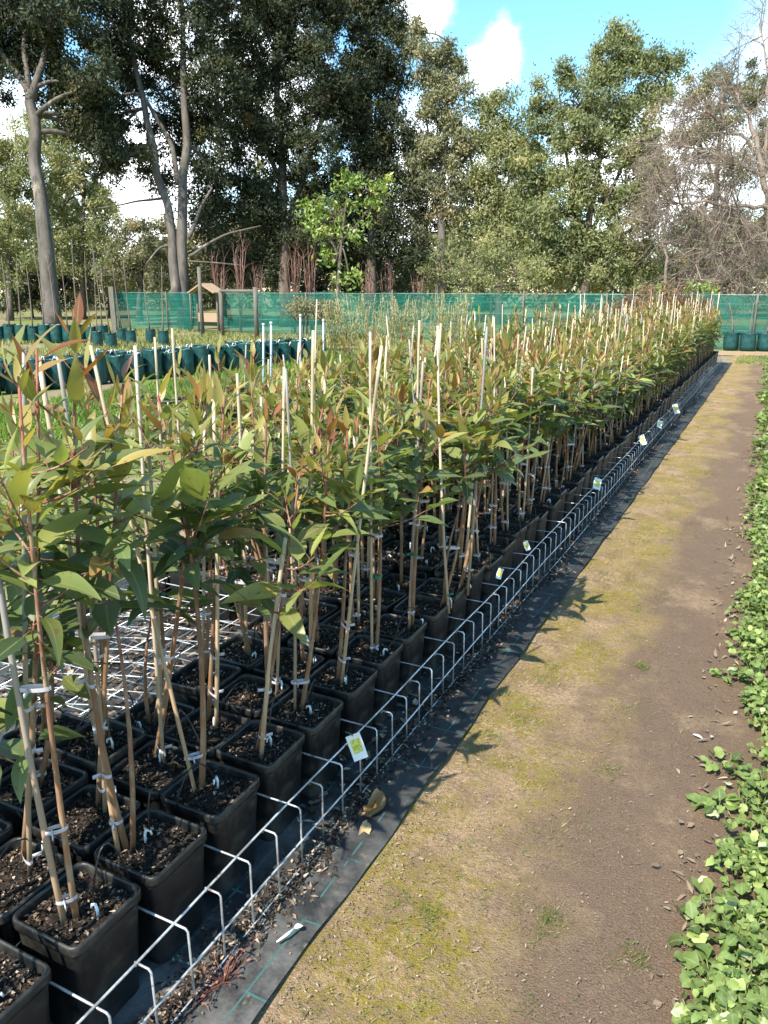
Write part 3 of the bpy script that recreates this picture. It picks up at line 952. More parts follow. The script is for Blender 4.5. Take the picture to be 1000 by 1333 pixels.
    if lod:
        for tz in (g.uniform(0.03, 0.12), g.uniform(0.22, 0.34), g.uniform(0.42, 0.55)):
            f = tz / max(st_[2] - sb[2], 0.2)
            c1 = sb + (st_ - sb) * f
            c2 = on(path, tz / hh)
            c = (c1 + c2) / 2
            dv = c1 - c2
            dl = max(np.linalg.norm(dv[:2]), 1e-4)
            ux = np.array([dv[0] / dl, dv[1] / dl, 0]); uy = np.array([-ux[1], ux[0], 0])
            if dl > 0.06:
                continue
            a_ = dl / 2 + 0.0095; b_ = 0.0095
            tb = NB()
            N = 12
            an = np.arange(N) * 2 * math.pi / N
            V, F = [], []
            for z in (-0.0045, 0.0045):
                V += [c + ux * a_ * math.cos(x) + uy * b_ * math.sin(x) + np.array([0, 0, z]) for x in an]
            for j in range(N):
                F.append([j, (j + 1) % N, N + (j + 1) % N, N + j])
            tm = M['tie'] if g.random() < 0.92 else M['tie_green']
            tb.add(V, F, tm)
            e0 = c + ux * a_ * 0.3 + uy * b_
            fx = uy * g.uniform(0.010, 0.022)
            tb.box(e0 + fx / 2, (0.0022, 0.022, 0.009), tm, rot=np.column_stack([ux, uy, [0, 0, 1]]))
            ties.append(tb)
    return stem, fol, sk, ties


def dripper_parts(seed, base=(0, 0)):
    g = np.random.default_rng(seed)
    a = g.uniform(-0.6, 1.2)
    p = np.array([base[0] + 0.045 * math.cos(a), base[1] + 0.045 * math.sin(a), 0.25])
    w = NB()
    h = g.uniform(0.022, 0.04)
    an = g.uniform(0, 6.28)
    o = np.array([math.cos(an), math.sin(an), 0])
    w.tube([p - (0, 0, 0.012), p + (0, 0, h * 0.6), p + (0, 0, h) + o * 0.004, p + (0, 0, h * 0.9) + o * 0.013, p + (0, 0, h * 0.55) + o * 0.016], [0.003, 0.0036, 0.0036, 0.003, 0.0026], M['white'], n=6)
    t = NB()
    e = p + (0, 0, h * 0.9) + o * 0.012
    out = np.array([g.uniform(-0.1, 0.1), 0.108 * (1 if g.random() < 0.5 else -1), 0.24])
    tt = np.linspace(0, 1, 10)[:, None]
    path = e * (1 - tt) + out * tt + np.array([g.normal(0, 0.02), g.normal(0, 0.02), g.uniform(0.05, 0.15)]) * 4 * tt * (1 - tt)
    t.tube(path, 0.0021, M['tube'], n=6)
    return w, t


def make_sapling(seed, loc, rz=0.0, lod=1, soil=None, **kw):
    stem, fol, sk, ties = sapling_parts(seed, lod=lod, **kw)
    root = empty('potted_sapling', loc, rz)
    p = put('pot', POT, root)
    put('soil', soil or SOIL[seed % len(SOIL)], p)
    stem.build('stem', root)
    fol.build('foliage', root)
    if not (kw.get('stake') is None and seed % 10 in (1, 4, 8)):
        s = sk.build('stake', root)
        for t in ties:
            t.build('tie', s)
    if lod:
        w, t = dripper_parts(seed + 7, kw.get('base', (0, 0)))
        d = w.build('dripper', root)
        t.build('feed_tube', d)
    return root


GROUP = 'gum saplings potted in the wire rack'


def cell(i, k):
    return np.array([PX0 + PDX * i + 0.006 * math.sin(i * 3 + k * 1.7), PY0 + PDY * k + 0.006 * math.cos(i * 2 + k * 2.3), 0.014])


# the saplings nearest the camera, each set out as the photograph shows it:
# (row, place along row): stem foot px, stem tip px, tip's step along the row, stake foot px, stake top px, label
heroes = {
    (0, -1): dict(b=(-40, 1330), t=(-190, 900), s=((-45, 1330), (-230, 640)), low=0.4, n_leaf=16, label='small leaning sapling in the pot cut off by the bottom left corner'),
    (0, 0): dict(b=(100, 1200), t=(24, 490), s=((88, 1190), (-48, 440)), low=0.50, label='sapling in the near corner pot whose weathered stake leans out past the photo edge'),
    (1, 0): dict(b=(80, 1085), t=(48, 455), s=((86, 1085), (32, 455)), n_leaf=58, low=0.12, label='sapling behind the corner pot, with a straight pale stake rising bare above its leaves'),
    (0, 1): dict(b=(165, 1108), t=(100, 428), s=((158, 1104), (50, 464)), low=0.50, copper=1.0, label='tall sapling with a red upper stem and curled copper tip leaves, second along the wire'),
    (1, 1): dict(b=(178, 1012), t=(160, 500), s=((172, 1010), (74, 456)), low=0.44, label='sapling with a left leaning stake, behind the second front pot'),
    (0, 2): dict(b=(263, 1028), t=(205, 515), s=((258, 1026), (118, 450)), low=0.48, label='sapling leaning left in the third front pot from the corner pot'),
    (1, 2): dict(b=(232, 965), t=(262, 520), s=((228, 962), (176, 450)), low=0.46, label='sapling whose stake leans left, behind the third front pot'),
    (0, 3): dict(b=(335, 980), t=(390, 618), s=((342, 976), (372, 700)), low=0.55, copper=1.0, n_leaf=34, label='sapling leaning right on a thick peeling stem with an upright copper shoot'),
    (1, 3): dict(b=(318, 905), t=(292, 515), s=((322, 906), (278, 520)), low=0.48, copper=0.4, label='sapling tied to a short stake behind the right leaning one'),
    (0, 4): dict(b=(393, 925), t=(428, 560), s=((386, 924), (372, 480)), low=0.50, label='front row sapling directly behind the yellow label on the wire'),
    (0, 5): dict(b=(440, 888), t=(452, 560), s=((446, 886), (497, 450)), low=0.46, label='sapling with a long pale stake slanting up to the right'),
    (0, 6): dict(b=(490, 850), t=(487, 505), s=((486, 848), (482, 432)), low=0.44, label='front row sapling, next past the one with the slanting stake'),
    (0, 7): dict(b=(540, 815), t=(560, 495), s=((534, 818), (551, 470)), low=0.46, label='front row sapling with an upright stake, second past the slanting one'),
    (1, 4): dict(b=(388, 872), t=(348, 520), s=((384, 870), (370, 478)), low=0.46, label='sapling with a short tan stake, second row, behind the yellow label'),
    (1, 5): dict(b=(425, 840), t=(424, 515), s=((420, 838), (408, 430)), low=0.48, label='second row sapling just behind the one with the long slanting stake'),
    (0, 8): dict(b=(592, 775), t=(598, 520), s=((586, 778), (570, 424)), low=0.46, label='front row sapling just past the end of the bare part of the rack'),
    (0, 9): dict(b=(632, 745), t=(640, 490), s=((626, 742), (634, 425)), low=0.46, label='front row sapling just before the pair of small tilted plant labels'),
}
ordn = ['first', 'second', 'third', 'fourth', 'fifth', 'sixth', 'seventh', 'eighth', 'ninth', 'tenth']
rowname = ['front', 'second', 'third', 'fourth', 'fifth', 'sixth', 'seventh', 'back']
for (i, k), h in heroes.items():
    loc = cell(i, k)
    bp = at_z(*h['b'], 0.255)
    by = np.clip(bp[:2] - loc[:2], -0.06, 0.06)
    y0 = loc[1] + by[1]
    tp = at_y(*h['t'], y0 + 0.01) - loc
    sb = at_y(*h['s'][0], y0 - 0.01) - loc
    sb[0] = np.clip(sb[0], by[0] - 0.045, by[0] + 0.045); sb[1] = by[1] - 0.02; sb[2] = 0.235
    st_ = at_y(*h['s'][1], y0 + 0.0) - loc
    kw = {q: h[q] for q in ('low', 'copper', 'n_leaf') if q in h}
    r_ = make_sapling(100 + 17 * i + k, loc, 0.0, 1, base=tuple(by), top=tp, stake=(sb, st_), **kw)
    tag(r_, h['label'], 'sapling', GROUP)

# kinds of sapling that the rest of the block is copied from
protos = [make_sapling(300 + s, (0, 0, 0), 0, 1, base=(rnd.uniform(-0.015, 0.015), rnd.uniform(-0.015, 0.015))) for s in range(22)]
far_protos = [make_sapling(400 + s, (0, 0, 0), 0, 0, soil=SOIL_FAR[s % 3]) for s in range(20)]
cells = []
for k in range(-1, KMAX + 1):
    for i in range(nrows(k)):
        if (i, k) in heroes:
            continue
        loc = cell(i, k)
        cells.append((math.hypot(loc[0], loc[1]) * (1.0 + 0.05 * min(i, 5)), i, k, loc))
cells.sort(key=lambda c: c[0])
N_IND = 300 - len(heroes) - len(protos[:0])


def sapling_label(i, k):
    if k < 8:
        place = 'in the sparse near end' if i < 3 else 'at the near back corner'
    elif k < 20:
        place = 'between the bare rack and the large flat label'
    else:
        place = 'beyond the large flat label'
    if i == 0 and 10 <= k < 20:
        return 'front row sapling, %s past the tilted pair of plant labels' % ordn[k - 10]
    if i == 0:
        return 'gum sapling in the front row by the wire, %s' % place
    if i == 7:
        return 'gum sapling in the back row, %s' % place
    return 'gum sapling in the %s row, %s' % (rowname[i], place)


used = {}
rest = []
for q, (dist, i, k, loc) in enumerate(cells):
    if q >= N_IND:
        rest.append((i, k, loc))
        continue
    near = dist < 6.0
    pool = protos if near else far_protos
    src = pool[(i * 7 + k * 5 + q * 3) % len(pool)]
    o = copy_tree(src) if src.name in used else src
    used[src.name] = 1
    o.location = loc
    o.rotation_euler = (0, 0, rnd.choice([0, 1, 2, 3]) * math.pi / 2 + rnd.uniform(-0.07, 0.07))
    s = rnd.uniform(0.92, 1.10)
    for ch in o.children:
        if ch.name.split('.')[0] in ('stem', 'foliage', 'stake'):
            pass
    o.rotation_euler[0] = rnd.uniform(-0.025, 0.025); o.rotation_euler[1] = rnd.uniform(-0.025, 0.025)
    o.scale = (1, 1, s)
    tag(o, sapling_label(i, k), 'sapling', GROUP)
for src in protos + far_protos:
    if src.name not in used:
        for ch in list(src.children):
            for g2 in list(ch.children):
                bpy.data.objects.remove(g2)
            bpy.data.objects.remove(ch)
        bpy.data.objects.remove(src)

# the far end of the block: hundreds more, read as one mass
mass = NB()
variants = []
for s in range(16):
    stem, fol, sk, _ = sapling_parts(500 + s, lod=0, n_leaf=56)
    variants.append((stem, fol, sk))
potv = np.array([v.co[:] for v in POT.vertices]); potf = np.array([list(p.vertices) for p in POT.polygons])
for q, (i, k, loc) in enumerate(rest):
    v = variants[(q * 5 + i) % 16]
    a = rnd.uniform(0, 6.28)
    s = rnd.uniform(0.90, 1.12)
    Rm = np.array([[math.cos(a), -math.sin(a), 0], [math.sin(a), math.cos(a), 0], [0, 0, s]])
    mass.add(potv + loc, potf, M['pot'])
    for part in (v if q % 3 else v[:2]):
        for V_, F_, Mi_, A_ in zip(part.V, part.F, part.Mi, part.A):
            pass
        Vc = np.concatenate(part.V) @ Rm.T + loc
        Fc = np.concatenate(part.F); Mc = np.concatenate(part.Mi); Ac = np.concatenate(part.A)
        for mi_, mt in enumerate(part.mats):
            sel = Mc == mi_
            if not sel.any():
                continue
            f = Fc[sel]
            uq, inv = np.unique(f, return_inverse=True)
            mass.add(Vc[uq], inv.reshape(f.shape), mt, Ac[uq])
tag(mass.build('sapling_mass'), kind='stuff')

# plant labels hung on the wire
lab_px = [((458, 968), 0.20, 'yellow and white plant label hanging upright on the wire nearest the camera', 0.92, 0.35),
          ((650, 748), 0.25, 'small green and yellow plant label, nearer of the tilted pair on the pot rims', 0.55, 0.1),
          ((682, 712), 0.25, 'small green and yellow plant label, farther of the tilted pair on the pot rims', 0.55, 0.0),
          ((776, 629), 0.22, 'large white edged yellow plant label lying flat on the wire', 1.1, -0.9),
          ((833, 572), 0.22, 'green plant label slanting on the wire past the flat one', 1.0, -0.5),
          ((858, 552), 0.22, 'pale green plant label between two others far along the wire', 1.0, -0.8),
          ((877, 531), 0.22, 'square yellow plant label farthest along the wire', 1.2, -0.3)]
for q, (px, z, lab, s, tilt) in enumerate(lab_px):
    p = at_z(*px, z)
    p[0] = max(p[0], -1.03) if z < 0.24 else p[0]
    b = NB()
    w, hgt = 0.052, 0.098
    nz_ = 7
    zz = np.linspace(0.012, -hgt + 0.012, nz_)
    V, F = [], []
    for sgn in (0, 1):
        for j, z_ in enumerate(zz):
            bend_ = 0.006 * math.sin(j / (nz_ - 1) * 3.0)
            V += [(-w / 2, bend_ + sgn * 0.0012, z_), (w / 2, bend_ + sgn * 0.0012, z_)]
    for j in range(nz_ - 1):
        F.append([2 * j, 2 * j + 1, 2 * j + 3, 2 * j + 2])
        o_ = 2 * nz_
        F.append([o_ + 2 * j, o_ + 2 * j + 2, o_ + 2 * j + 3, o_ + 2 * j + 1])
    b.add(V, F, M['label'])
    o = b.build('plant_label', loc=tuple(p + np.array([0.012, -0.01, 0.03])))
    o.scale = (s * 0.95, 1, s * 0.95)
    o.rotation_euler = (tilt if tilt < 0 else -0.18, -0.30 if q == 0 else 0.35 * (1 if q % 2 else -1), R(38) if q < 3 else R(20))
    tag(o, lab, 'plant label', 'plant labels on the wire')
    lp = NB(); lp.tube([(0, -0.001, 0.008), (-0.006, -0.004, 0.02), (-0.02, 0.002, 0.03)], 0.0022, M['tie_green'], n=6)
    lp.build('loop', o)

# odds and ends beside the path
p = at_z(908, 957, 0.012)
b = NB(); b.leaves([p - (0.015, 0, 0)], [[1, -0.25, 0.1]], [[0.1, 0, 1]], 0.036, 0.015, M['paper'], 0, 0.5, curl=0.2, nseg=4, shape='oval')
tag(b.build('paper_scrap'), 'small white scrap of paper on the bare dirt near the leafy bed', 'litter')
p = at_z(376, 1215, 0.03)
b = NB(); b.tube([p + (-0.012, -0.035, 0), p + (0.0, -0.01, 0.004), p + (0.006, 0.015, 0.004)], [0.002, 0.004, 0.003], M['white'], n=6)
b.leaves([p + (0.006, 0.015, 0.004)], [[0.6, 1, 0.3]], [[0, 0, 1]], 0.025, 0.016, M['paper'], 0, 0.5, curl=0.4, nseg=4, shape='oval')
tag(b.build('plastic_scrap'), 'white twisted scrap of plastic on the black weed mat edge', 'litter')
p0, p1 = at_z(495, 1030, 0.04), at_z(478, 1068, 0.03)
b = NB()
B = np.array([p0, p0 * 0.6 + p1 * 0.4, p1, p0 + (0.01, 0.0, 0)])
b.leaves(B, [p1 - p0, (p1 - p0) * np.array([1, 0.6, 1]), [0.3, -1, -0.2], p1 - p0], [[0.6, 0.3, 1], [-0.4, 0.2, 1], [0.5, 0, 1], [0.2, 0.9, 0.3]], [0.11, 0.09, 0.10, 0.12], [0.05, 0.045, 0.035, 0.04], M['dead_leaf'], [0.6, 0.35, 0.75, 0.2], [0.6, 0.8, 0.4, 0.3], curl=[0.5, -0.5, 0.6, 0.3], fold=[0.9, 0.7, 0.8, 1.0], nseg=6, wave=0.12)
tag(b.build('dead_leaf_curl'), 'crumpled brown dead leaf caught at the mat edge below the yellow label', 'dead leaf')
p = at_z(292, 1285, 0.0)
b = NB()
k = 34
B = np.stack([p[0] + rng.normal(0, 0.022, k), p[1] + rng.normal(0, 0.04, k), 0.024 + 0.03 * rng.random(k)], -1)
b.segs(np.broadcast_to(p + (0, 0, 0.015), B.shape), B, 0.0013, 0.001, M['red_weed'], age=0.3)
dd = np.stack([rng.normal(0, 1, k), rng.normal(0, 1, k), rng.normal(0.3, 0.4, k)], -1)
b.leaves(B, dd, np.array([0.1, 0, 1]), 0.013, 0.006, M['red_weed'], rng.random(k), rng.random(k), nseg=3, shape='oval')
tag(b.build('red_weed'), 'small reddish weed sprawling on the weed mat under the wire', 'weed')

# ------------------------------------------------------------------ middle distance at the left: lawn strips, bags, hoses
b = NB()


def grass(b, n, fx, mat, hgt, wid):
    P_ = fx(n)
    m_ = len(P_)
    dd = np.stack([rng.normal(0, 0.45, m_), rng.normal(0, 0.45, m_), np.ones(m_)], -1)
    b.leaves(P_, dd, np.stack([rng.normal(0, 1, m_), rng.normal(0, 1, m_), np.full(m_, 0.2)], -1), hgt * (0.5 + rng.random(m_)), wid, mat, np.clip(rng.normal(0.45, 0.25, m_), 0, 1), rng.random(m_), curl=0.25, nseg=2, shape='blade')


def strip(x0, x1, y0, y1):
    return lambda n: np.stack([rng.uniform(x0, x1, n), rng.uniform(y0, y1, n), np.zeros(n)], -1)


grass(b, 30000, strip(-9.1, -6.7, 4.5, 16.5), M['lawn'], 0.11, 0.022)
tag(b.build('lawn_grass'), kind='stuff')
b = NB()
grass(b, 16000, strip(-17.5, -10.8, 9.0, 22.0), M['dry_grass'], 0.14, 0.03)
grass(b, 7000, strip(-6.7, -3.2, 3.0, 18.0), M['dry_grass'], 0.09, 0.022)
grass(b, 5000, strip(-22, -19.2, 12, 23), M['dry_grass'], 0.14, 0.03)
grass(b, 4000, strip(-0.8, 1.8, 18.2, 21.6), M['lawn'], 0.04, 0.015)
tag(b.build('rough_grass'), kind='stuff')


def bag_mesh(seed, hgt=0.47, rad=0.15):
    g = np.random.default_rng(seed)
    b = NB()
    N = 18
    an = np.arange(N) * 2 * math.pi / N
    prof = [(0.80, 0.0), (0.94, 0.02), (1.0, 0.25), (1.01, 0.55), (0.98, 0.85), (0.99, 0.97), (1.01, 1.0), (0.98, 1.0), (0.95, 0.94)]
    ph = g.uniform(0, 6.28, 4)
    V, F = [], []
    for j, (r_, z) in enumerate(prof):
        rr = rad * r_ * (1 + 0.035 * np.sin(3 * an + ph[0] + z * 3) + 0.02 * np.sin(7 * an + ph[1] + z * 9) + 0.012 * np.sin(z * 22 + ph[2]))
        V.append(np.stack([rr * np.cos(an), rr * np.sin(an), np.full(N, z * hgt) + (0.012 * np.sin(2 * an + ph[3]) if z > 0.9 else 0)], -1))
        if j:
            F += [[(j - 1) * N + i, (j - 1) * N + (i + 1) % N, j * N + (i + 1) % N, j * N + i] for i in range(N)]
    A = np.zeros((N * len(prof), 3)); A[:, 1] = g.random()
    b.add(np.concatenate(V), F, M['bag'], A)
    return b.mesh('bag')


def bag_soil(hgt, rad):
    b = NB()
    N = 16
    an = np.arange(N) * 2 * math.pi / N
    V = np.concatenate([np.stack([r_ * rad * np.cos(an), r_ * rad * np.sin(an), np.full(N, z)], -1) for r_, z in ((0.96, hgt * 0.92), (0.5, hgt * 0.945), (0.04, hgt * 0.955))])
    F = [[j * N + i, j * N + (i + 1) % N, (j + 1) * N + (i + 1) % N, (j + 1) * N + i] for j in range(2) for i in range(N)]
    b.add(V, F, M['soil'])
    return b.mesh('soil')


def make_bag(seed, hgt=0.47, rad=0.15, stem_h=0.0, tag_white=False, crown=None):
    g = np.random.default_rng(seed)
    root = empty('grow_bag', (0, 0, 0))
    put('bag', bag_mesh(seed, hgt, rad), root)
    put('soil', bag_soil(hgt, rad), root)
    for sgn in (-1, 1):
        hb = NB()
        hb.tube([(sgn * rad * 1.0, -0.05, hgt * 0.9), (sgn * rad * 1.12, -0.02, hgt * 1.06), (sgn * rad * 1.12, 0.02, hgt * 1.06), (sgn * rad * 1.0, 0.05, hgt * 0.9)], 0.008, M['white'] if tag_white else M['tube'], n=6)
        hb.build('handle', root)
    if stem_h:
        sb = NB()
        top = np.array([g.normal(0, 0.08), g.normal(0, 0.08), hgt + stem_h])
        pth = bez((0, 0, hgt * 0.9), top, (g.normal(0, 0.03), g.normal(0, 0.03), 0), 6)
        sb.tube(pth, np.linspace(0.021, 0.007, 6), M['twig'], n=6, r=0.35)
        A_, B_ = [], []
        for q in range(7):
            t = g.uniform(0.45, 1)
            s = pth[0] * (1 - t) + pth[-1] * t
            a = g.uniform(0, 6.28)
            A_.append(s); B_.append(s + np.array([math.cos(a) * 0.16, math.sin(a) * 0.16, g.uniform(0.1, 0.3)]))
        sb.segs(A_, B_, 0.004, 0.0015, M['twig'])
        sb.build('stem', root)
        if crown:
            cb = NB()
            n_ = crown[1]
            c = np.stack([g.normal(0, 0.13, n_), g.normal(0, 0.13, n_), hgt + stem_h * (0.25 + 0.8 * g.random(n_))], -1)
            cb.cards(c, g.normal(0, 1, (n_, 3)) + (0, 0, 0.5), g.normal(0, 1, (n_, 3)), 0.05 + 0.05 * g.random(n_), 0.02, crown[0], g.random(n_), g.random(n_))
            cb.build('foliage', root)
    return root


def drop(o):
    for ch in list(o.children):
        drop(ch)
    bpy.data.objects.remove(o)


def bag_line(protos_, pts, labels, group, cat='grow bag'):
    seen = set()
    for q, (x, y) in enumerate(pts):
        src = protos_[(q * 5 + q // 3) % len(protos_)]
        o = copy_tree(src) if src.name in seen else src
        seen.add(src.name)
        o.location = (x, y, 0)
        o.rotation_euler = (0, 0, rnd.uniform(0, 6.28))
        s = rnd.uniform(0.94, 1.06)
        o.scale = (s, s, s * rnd.uniform(0.96, 1.05))
        tag(o, labels if isinstance(labels, str) else labels[q], cat, group)
    for src in protos_:
        if src.name not in seen:
            drop(src)


A0, A1 = at_z(150, 497)[:2], at_z(402, 471)[:2]
n_b = 26
ln = [A0 + (A1 - A0) * t for t in np.linspace(-0.9, 1.0, n_b)]
bag_line([make_bag(s, 0.47, 0.15, 0, s % 3 == 0) for s in range(7)], ln, 'tall teal grow bag in the front line behind the lawn strip', 'bags in the front line behind the lawn')
bag_line([make_bag(20 + s, 0.46, 0.15, 0, s % 2 == 0) for s in range(5)], [(p[0] - 0.42, p[1] + 0.18) for p in ln], 'tall teal grow bag standing close behind the front line of bags', 'bags in the second line behind the lawn')
B0, B1 = at_z(-30, 446)[:2], at_z(135, 446)[:2]
bag_line([make_bag(40 + s, 0.50, 0.17, 1.5 + 0.25 * s, False) for s in range(5)], [B0 + (B1 - B0) * t for t in np.linspace(0, 1, 12)], 'teal bag with a bare tall stem near the gum trunk', 'bagged bare saplings at the far left')
bag_line([make_bag(60 + s, 0.42, 0.14, 1.35 + 0.2 * s, False) for s in range(4)], [tuple(at_z(px, py)[:2]) for px, py in [(128, 452), (146, 455), (172, 450), (197, 448), (214, 452), (160, 446)]], 'bag with a bare leafless stem in front of the shade cloth', 'bagged bare saplings before the shade cloth')
for px, py, lab in [((950), 456, 'shiny teal tub nearest the end of the sapling block'), (972, 457, 'shiny teal tub, middle of the three by the shade cloth'), (994, 457, 'shiny teal tub at the right end of the shade cloth tubs')]:
    o = make_bag(80 + px, 0.44, 0.19, 0.75, False)
    o.location = tuple(at_z(px, py) + np.array([0, 0.15, 0])); tag(o, lab, 'tub', 'tubs by the shade cloth'); o.name = 'plant_tub'
for q, (px, py, lab) in enumerate([(318, 530, 'short teal bag at the left of the two behind the upright stakes'), (352, 532, 'short teal bag between the blue grey stakes'), (442, 500, 'lone teal bag in the grass before the wispy saplings'),
                                    (22, 508, 'short teal bag at the far left edge of the lawn'), (52, 504, 'short teal bag second along the left lawn edge')]):
    o = make_bag(90 + q, 0.26, 0.17, 0)
    o.location = tuple(at_z(px, py)); tag(o, lab, 'grow bag', 'short teal bags near the lawn')
# blue grey stakes standing in that part
for q, (px, yb, yt, lab) in enumerate([(343, 535, 424, 'blue grey stake, left one of the pair in front of the bags'), (353, 532, 422, 'blue grey stake, right one of the pair in front of the bags'),
                                        (391, 520, 412, 'blue grey stake standing alone left of the crossed bamboo'), (421, 520, 418, 'blue grey stake just behind the crossed bamboo')]):
    g0 = at_z(px, yb)
    t0 = at_y(px, yt, g0[1])
    b = NB(); b.tube([g0, (g0 + t0) / 2, t0], 0.014, M['bluestake'], n=8)
    b.tube([t0, t0 + (0, 0, 0.03)], [0.018, 0.016], M['white'], n=8)
    tag(b.build('marker_stake'), lab, 'stake', 'blue grey stakes')
# irrigation hoses
for q, (pts, lab) in enumerate([([(150, 512), (230, 520), (300, 512), (360, 506), (440, 500)], 'black irrigation hose looping along the near edge of the lawn'),
                                ([(180, 525), (260, 522), (310, 505), (350, 500), (400, 508), (470, 505)], 'second black hose crossing the first one by the lawn')]):
    P_ = np.array([at_z(x, y, 0.10 + 0.06 * (j % 2)) for j, (x, y) in enumerate(pts)])
    t = np.linspace(0, len(P_) - 1, 30)
    Q = np.stack([np.interp(t, np.arange(len(P_)), P_[:, i]) for i in range(3)], -1)
    Q = np.concatenate([Q[:1], (Q[:-2] + Q[1:-1] + Q[2:]) / 3, Q[-1:]])
    Q[0, 2] = Q[-1, 2] = 0.02
    b = NB(); b.tube(Q, 0.022, M['tube'], n=8)
    tag(b.build('irrigation_hose'), lab, 'hose')

# wispy pale saplings before the shade cloth
wp = []
for s in range(5):
    g = np.random.default_rng(700 + s)
    root = empty('wispy_sapling', (0, 0, 0))
    sb, fb = NB(), NB()
    for q in range(5):
        a = g.uniform(0, 6.28)
        top = np.array([math.cos(a) * g.uniform(0.05, 0.28), math.sin(a) * g.uniform(0.05, 0.28), g.uniform(0.9, 1.4)])
        pth = bez((0, 0, 0.1), top, (0, 0, 0.03), 5)
        sb.tube(pth, np.linspace(0.007, 0.003, 5), M['bamboo'], n=4, r=0.2)
        n_ = 90
        t = g.random(n_)
        c = pth[0] + (pth[-1] - pth[0]) * t[:, None] + g.normal(0, 0.055, (n_, 3))
        fb.cards(c, g.normal(0, 0.6, (n_, 3)) + (0, 0, 1), g.normal(0, 1, (n_, 3)), 0.05 + 0.06 * g.random(n_), 0.014, M['straw_crown'], g.random(n_), g.random(n_))
    sb.build('stem', root); fb.build('foliage', root)
    wp.append(root)
seen = set()
for q in range(22):
    px = 432 + 8.5 * q + rnd.uniform(-4, 4)
    p = at_z(px, rnd.choice([456, 462, 470]))
    src = wp[q % 5]
    o = copy_tree(src) if src.name in seen else src
    seen.add(src.name)
    o.location = tuple(p); o.rotation_euler = (0, 0, rnd.uniform(0, 6)); s = rnd.uniform(0.9, 1.15); o.scale = (s, s, s)
    tag(o, 'wispy pale yellow sapling standing between the block and the shade cloth', 'sapling', 'wispy saplings before the shade cloth')


def shrub(name, loc, hgt, rad, mat, n, stems, stem_mat, label, cat, group=None, leaf=0.07, low=0.3, seed=1):
    g = np.random.default_rng(seed)
    root = empty(name, loc)
    tag(root, label, cat, group)
    sb, fb = NB(), NB()
    for q in range(stems):
        a = g.uniform(0, 6.28)
        top = np.array([math.cos(a) * rad * g.uniform(0.1, 0.8), math.sin(a) * rad * g.uniform(0.1, 0.8), hgt * g.uniform(0.7, 1.0)])
        pth = bez((g.normal(0, 0.04), g.normal(0, 0.04), 0), top, (0, 0, 0.05), 5)
        sb.tube(pth, np.linspace(0.016, 0.005, 5), stem_mat, n=4)
        A_ = np.array([pth[2 + (j % 3)] for j in range(6)])
        B_ = A_ + np.stack([g.normal(0, rad * 0.3, 6), g.normal(0, rad * 0.3, 6), g.uniform(0.1, 0.4, 6) * hgt * 0.5], -1)
        sb.segs(A_, B_, 0.006, 0.002, stem_mat)
    sb.build('stem', root)
    if n:
        v = unit(g.normal(0, 1, (n, 3))) * (g.random((n, 1)) ** 0.4)
        lump = 1 + 0.25 * np.sin(v[:, :1] * 6 + seed) * np.cos(v[:, 1:2] * 5)
        c = v * lump * np.array([rad, rad, hgt * (1 - low) / 2]) + (0, 0, hgt * (1 + low) / 2)
        fb.cards(c, g.normal(0, 1, (n, 3)), g.normal(0, 1, (n, 3)) + (0, 0, 0.6), leaf * (0.7 + 0.6 * g.random(n)), leaf * 0.45, mat, g.random(n), g.random(n))
        fb.build('foliage', root)
    return root


def gpos(px, depth):
    p = _ray(px, 400, depth)
    return np.array([p[0], p[1], 0.0])


shrub('clipped_shrub', gpos(392, 19.5), 1.35, 0.42, M['grey_crown'], 1500, 3, M['dark_bark'], 'dark bushy shrub on a thin stem, left of a pair by the shade cloth', 'shrub', seed=3, low=0.55)
shrub('clipped_shrub', gpos(424, 19.5), 1.30, 0.40, M['grey_crown'], 1400, 3, M['dark_bark'], 'dark bushy shrub on a thin stem, right of a pair by the shade cloth', 'shrub', seed=4, low=0.55)
for q, (px, d, h_, r_) in enumerate([(838, 19.3, 1.62, 0.5), (862, 19.6, 1.70, 0.5), (885, 19.9, 1.55, 0.45), (812, 19.4, 1.40, 0.45), (912, 20.0, 1.4, 0.4)]):
    shrub('reddish_shrub', gpos(px, d), h_, r_, M['red_crown'], 1500, 6, M['cane'], ['rusty red shrub behind the block, second from the left', 'tallest rusty red shrub, middle of those behind the block', 'rusty red shrub behind the block, fourth from the left', 'low rusty red shrub leftmost behind the far end of the block', 'low rusty red shrub nearest the teal tubs'][q], 'shrub', 'rusty shrubs behind the block', seed=30 + q, low=0.25)

# ------------------------------------------------------------------ shade cloth fence, gate, timber
FA, FB = at_z(152, 428)[:2], at_z(1000, 456.5)[:2]
FC = FB + (FB - FA) / np.linalg.norm(FB - FA) * 5.0
fence = empty('shade_cloth_fence', (FA[0], FA[1], 0))
tag(fence, 'long low fence of translucent teal shade cloth across the back of the nursery', 'fence')
org = np.array([FA[0], FA[1], 0])
fd = np.array([*(FC - FA), 0.0]); flen = np.linalg.norm(fd); fd = fd / flen; fn = np.array([-fd[1], fd[0], 0])


def fpoint(px):
    """distance along the fence that a photo column meets"""
    r_ = _ray(px, 400) - np.array([0, 0, H])
    a = np.array([[r_[0], -fd[0]], [r_[1], -fd[1]]])
    s = np.linalg.solve(a, FA)
    return s[1]


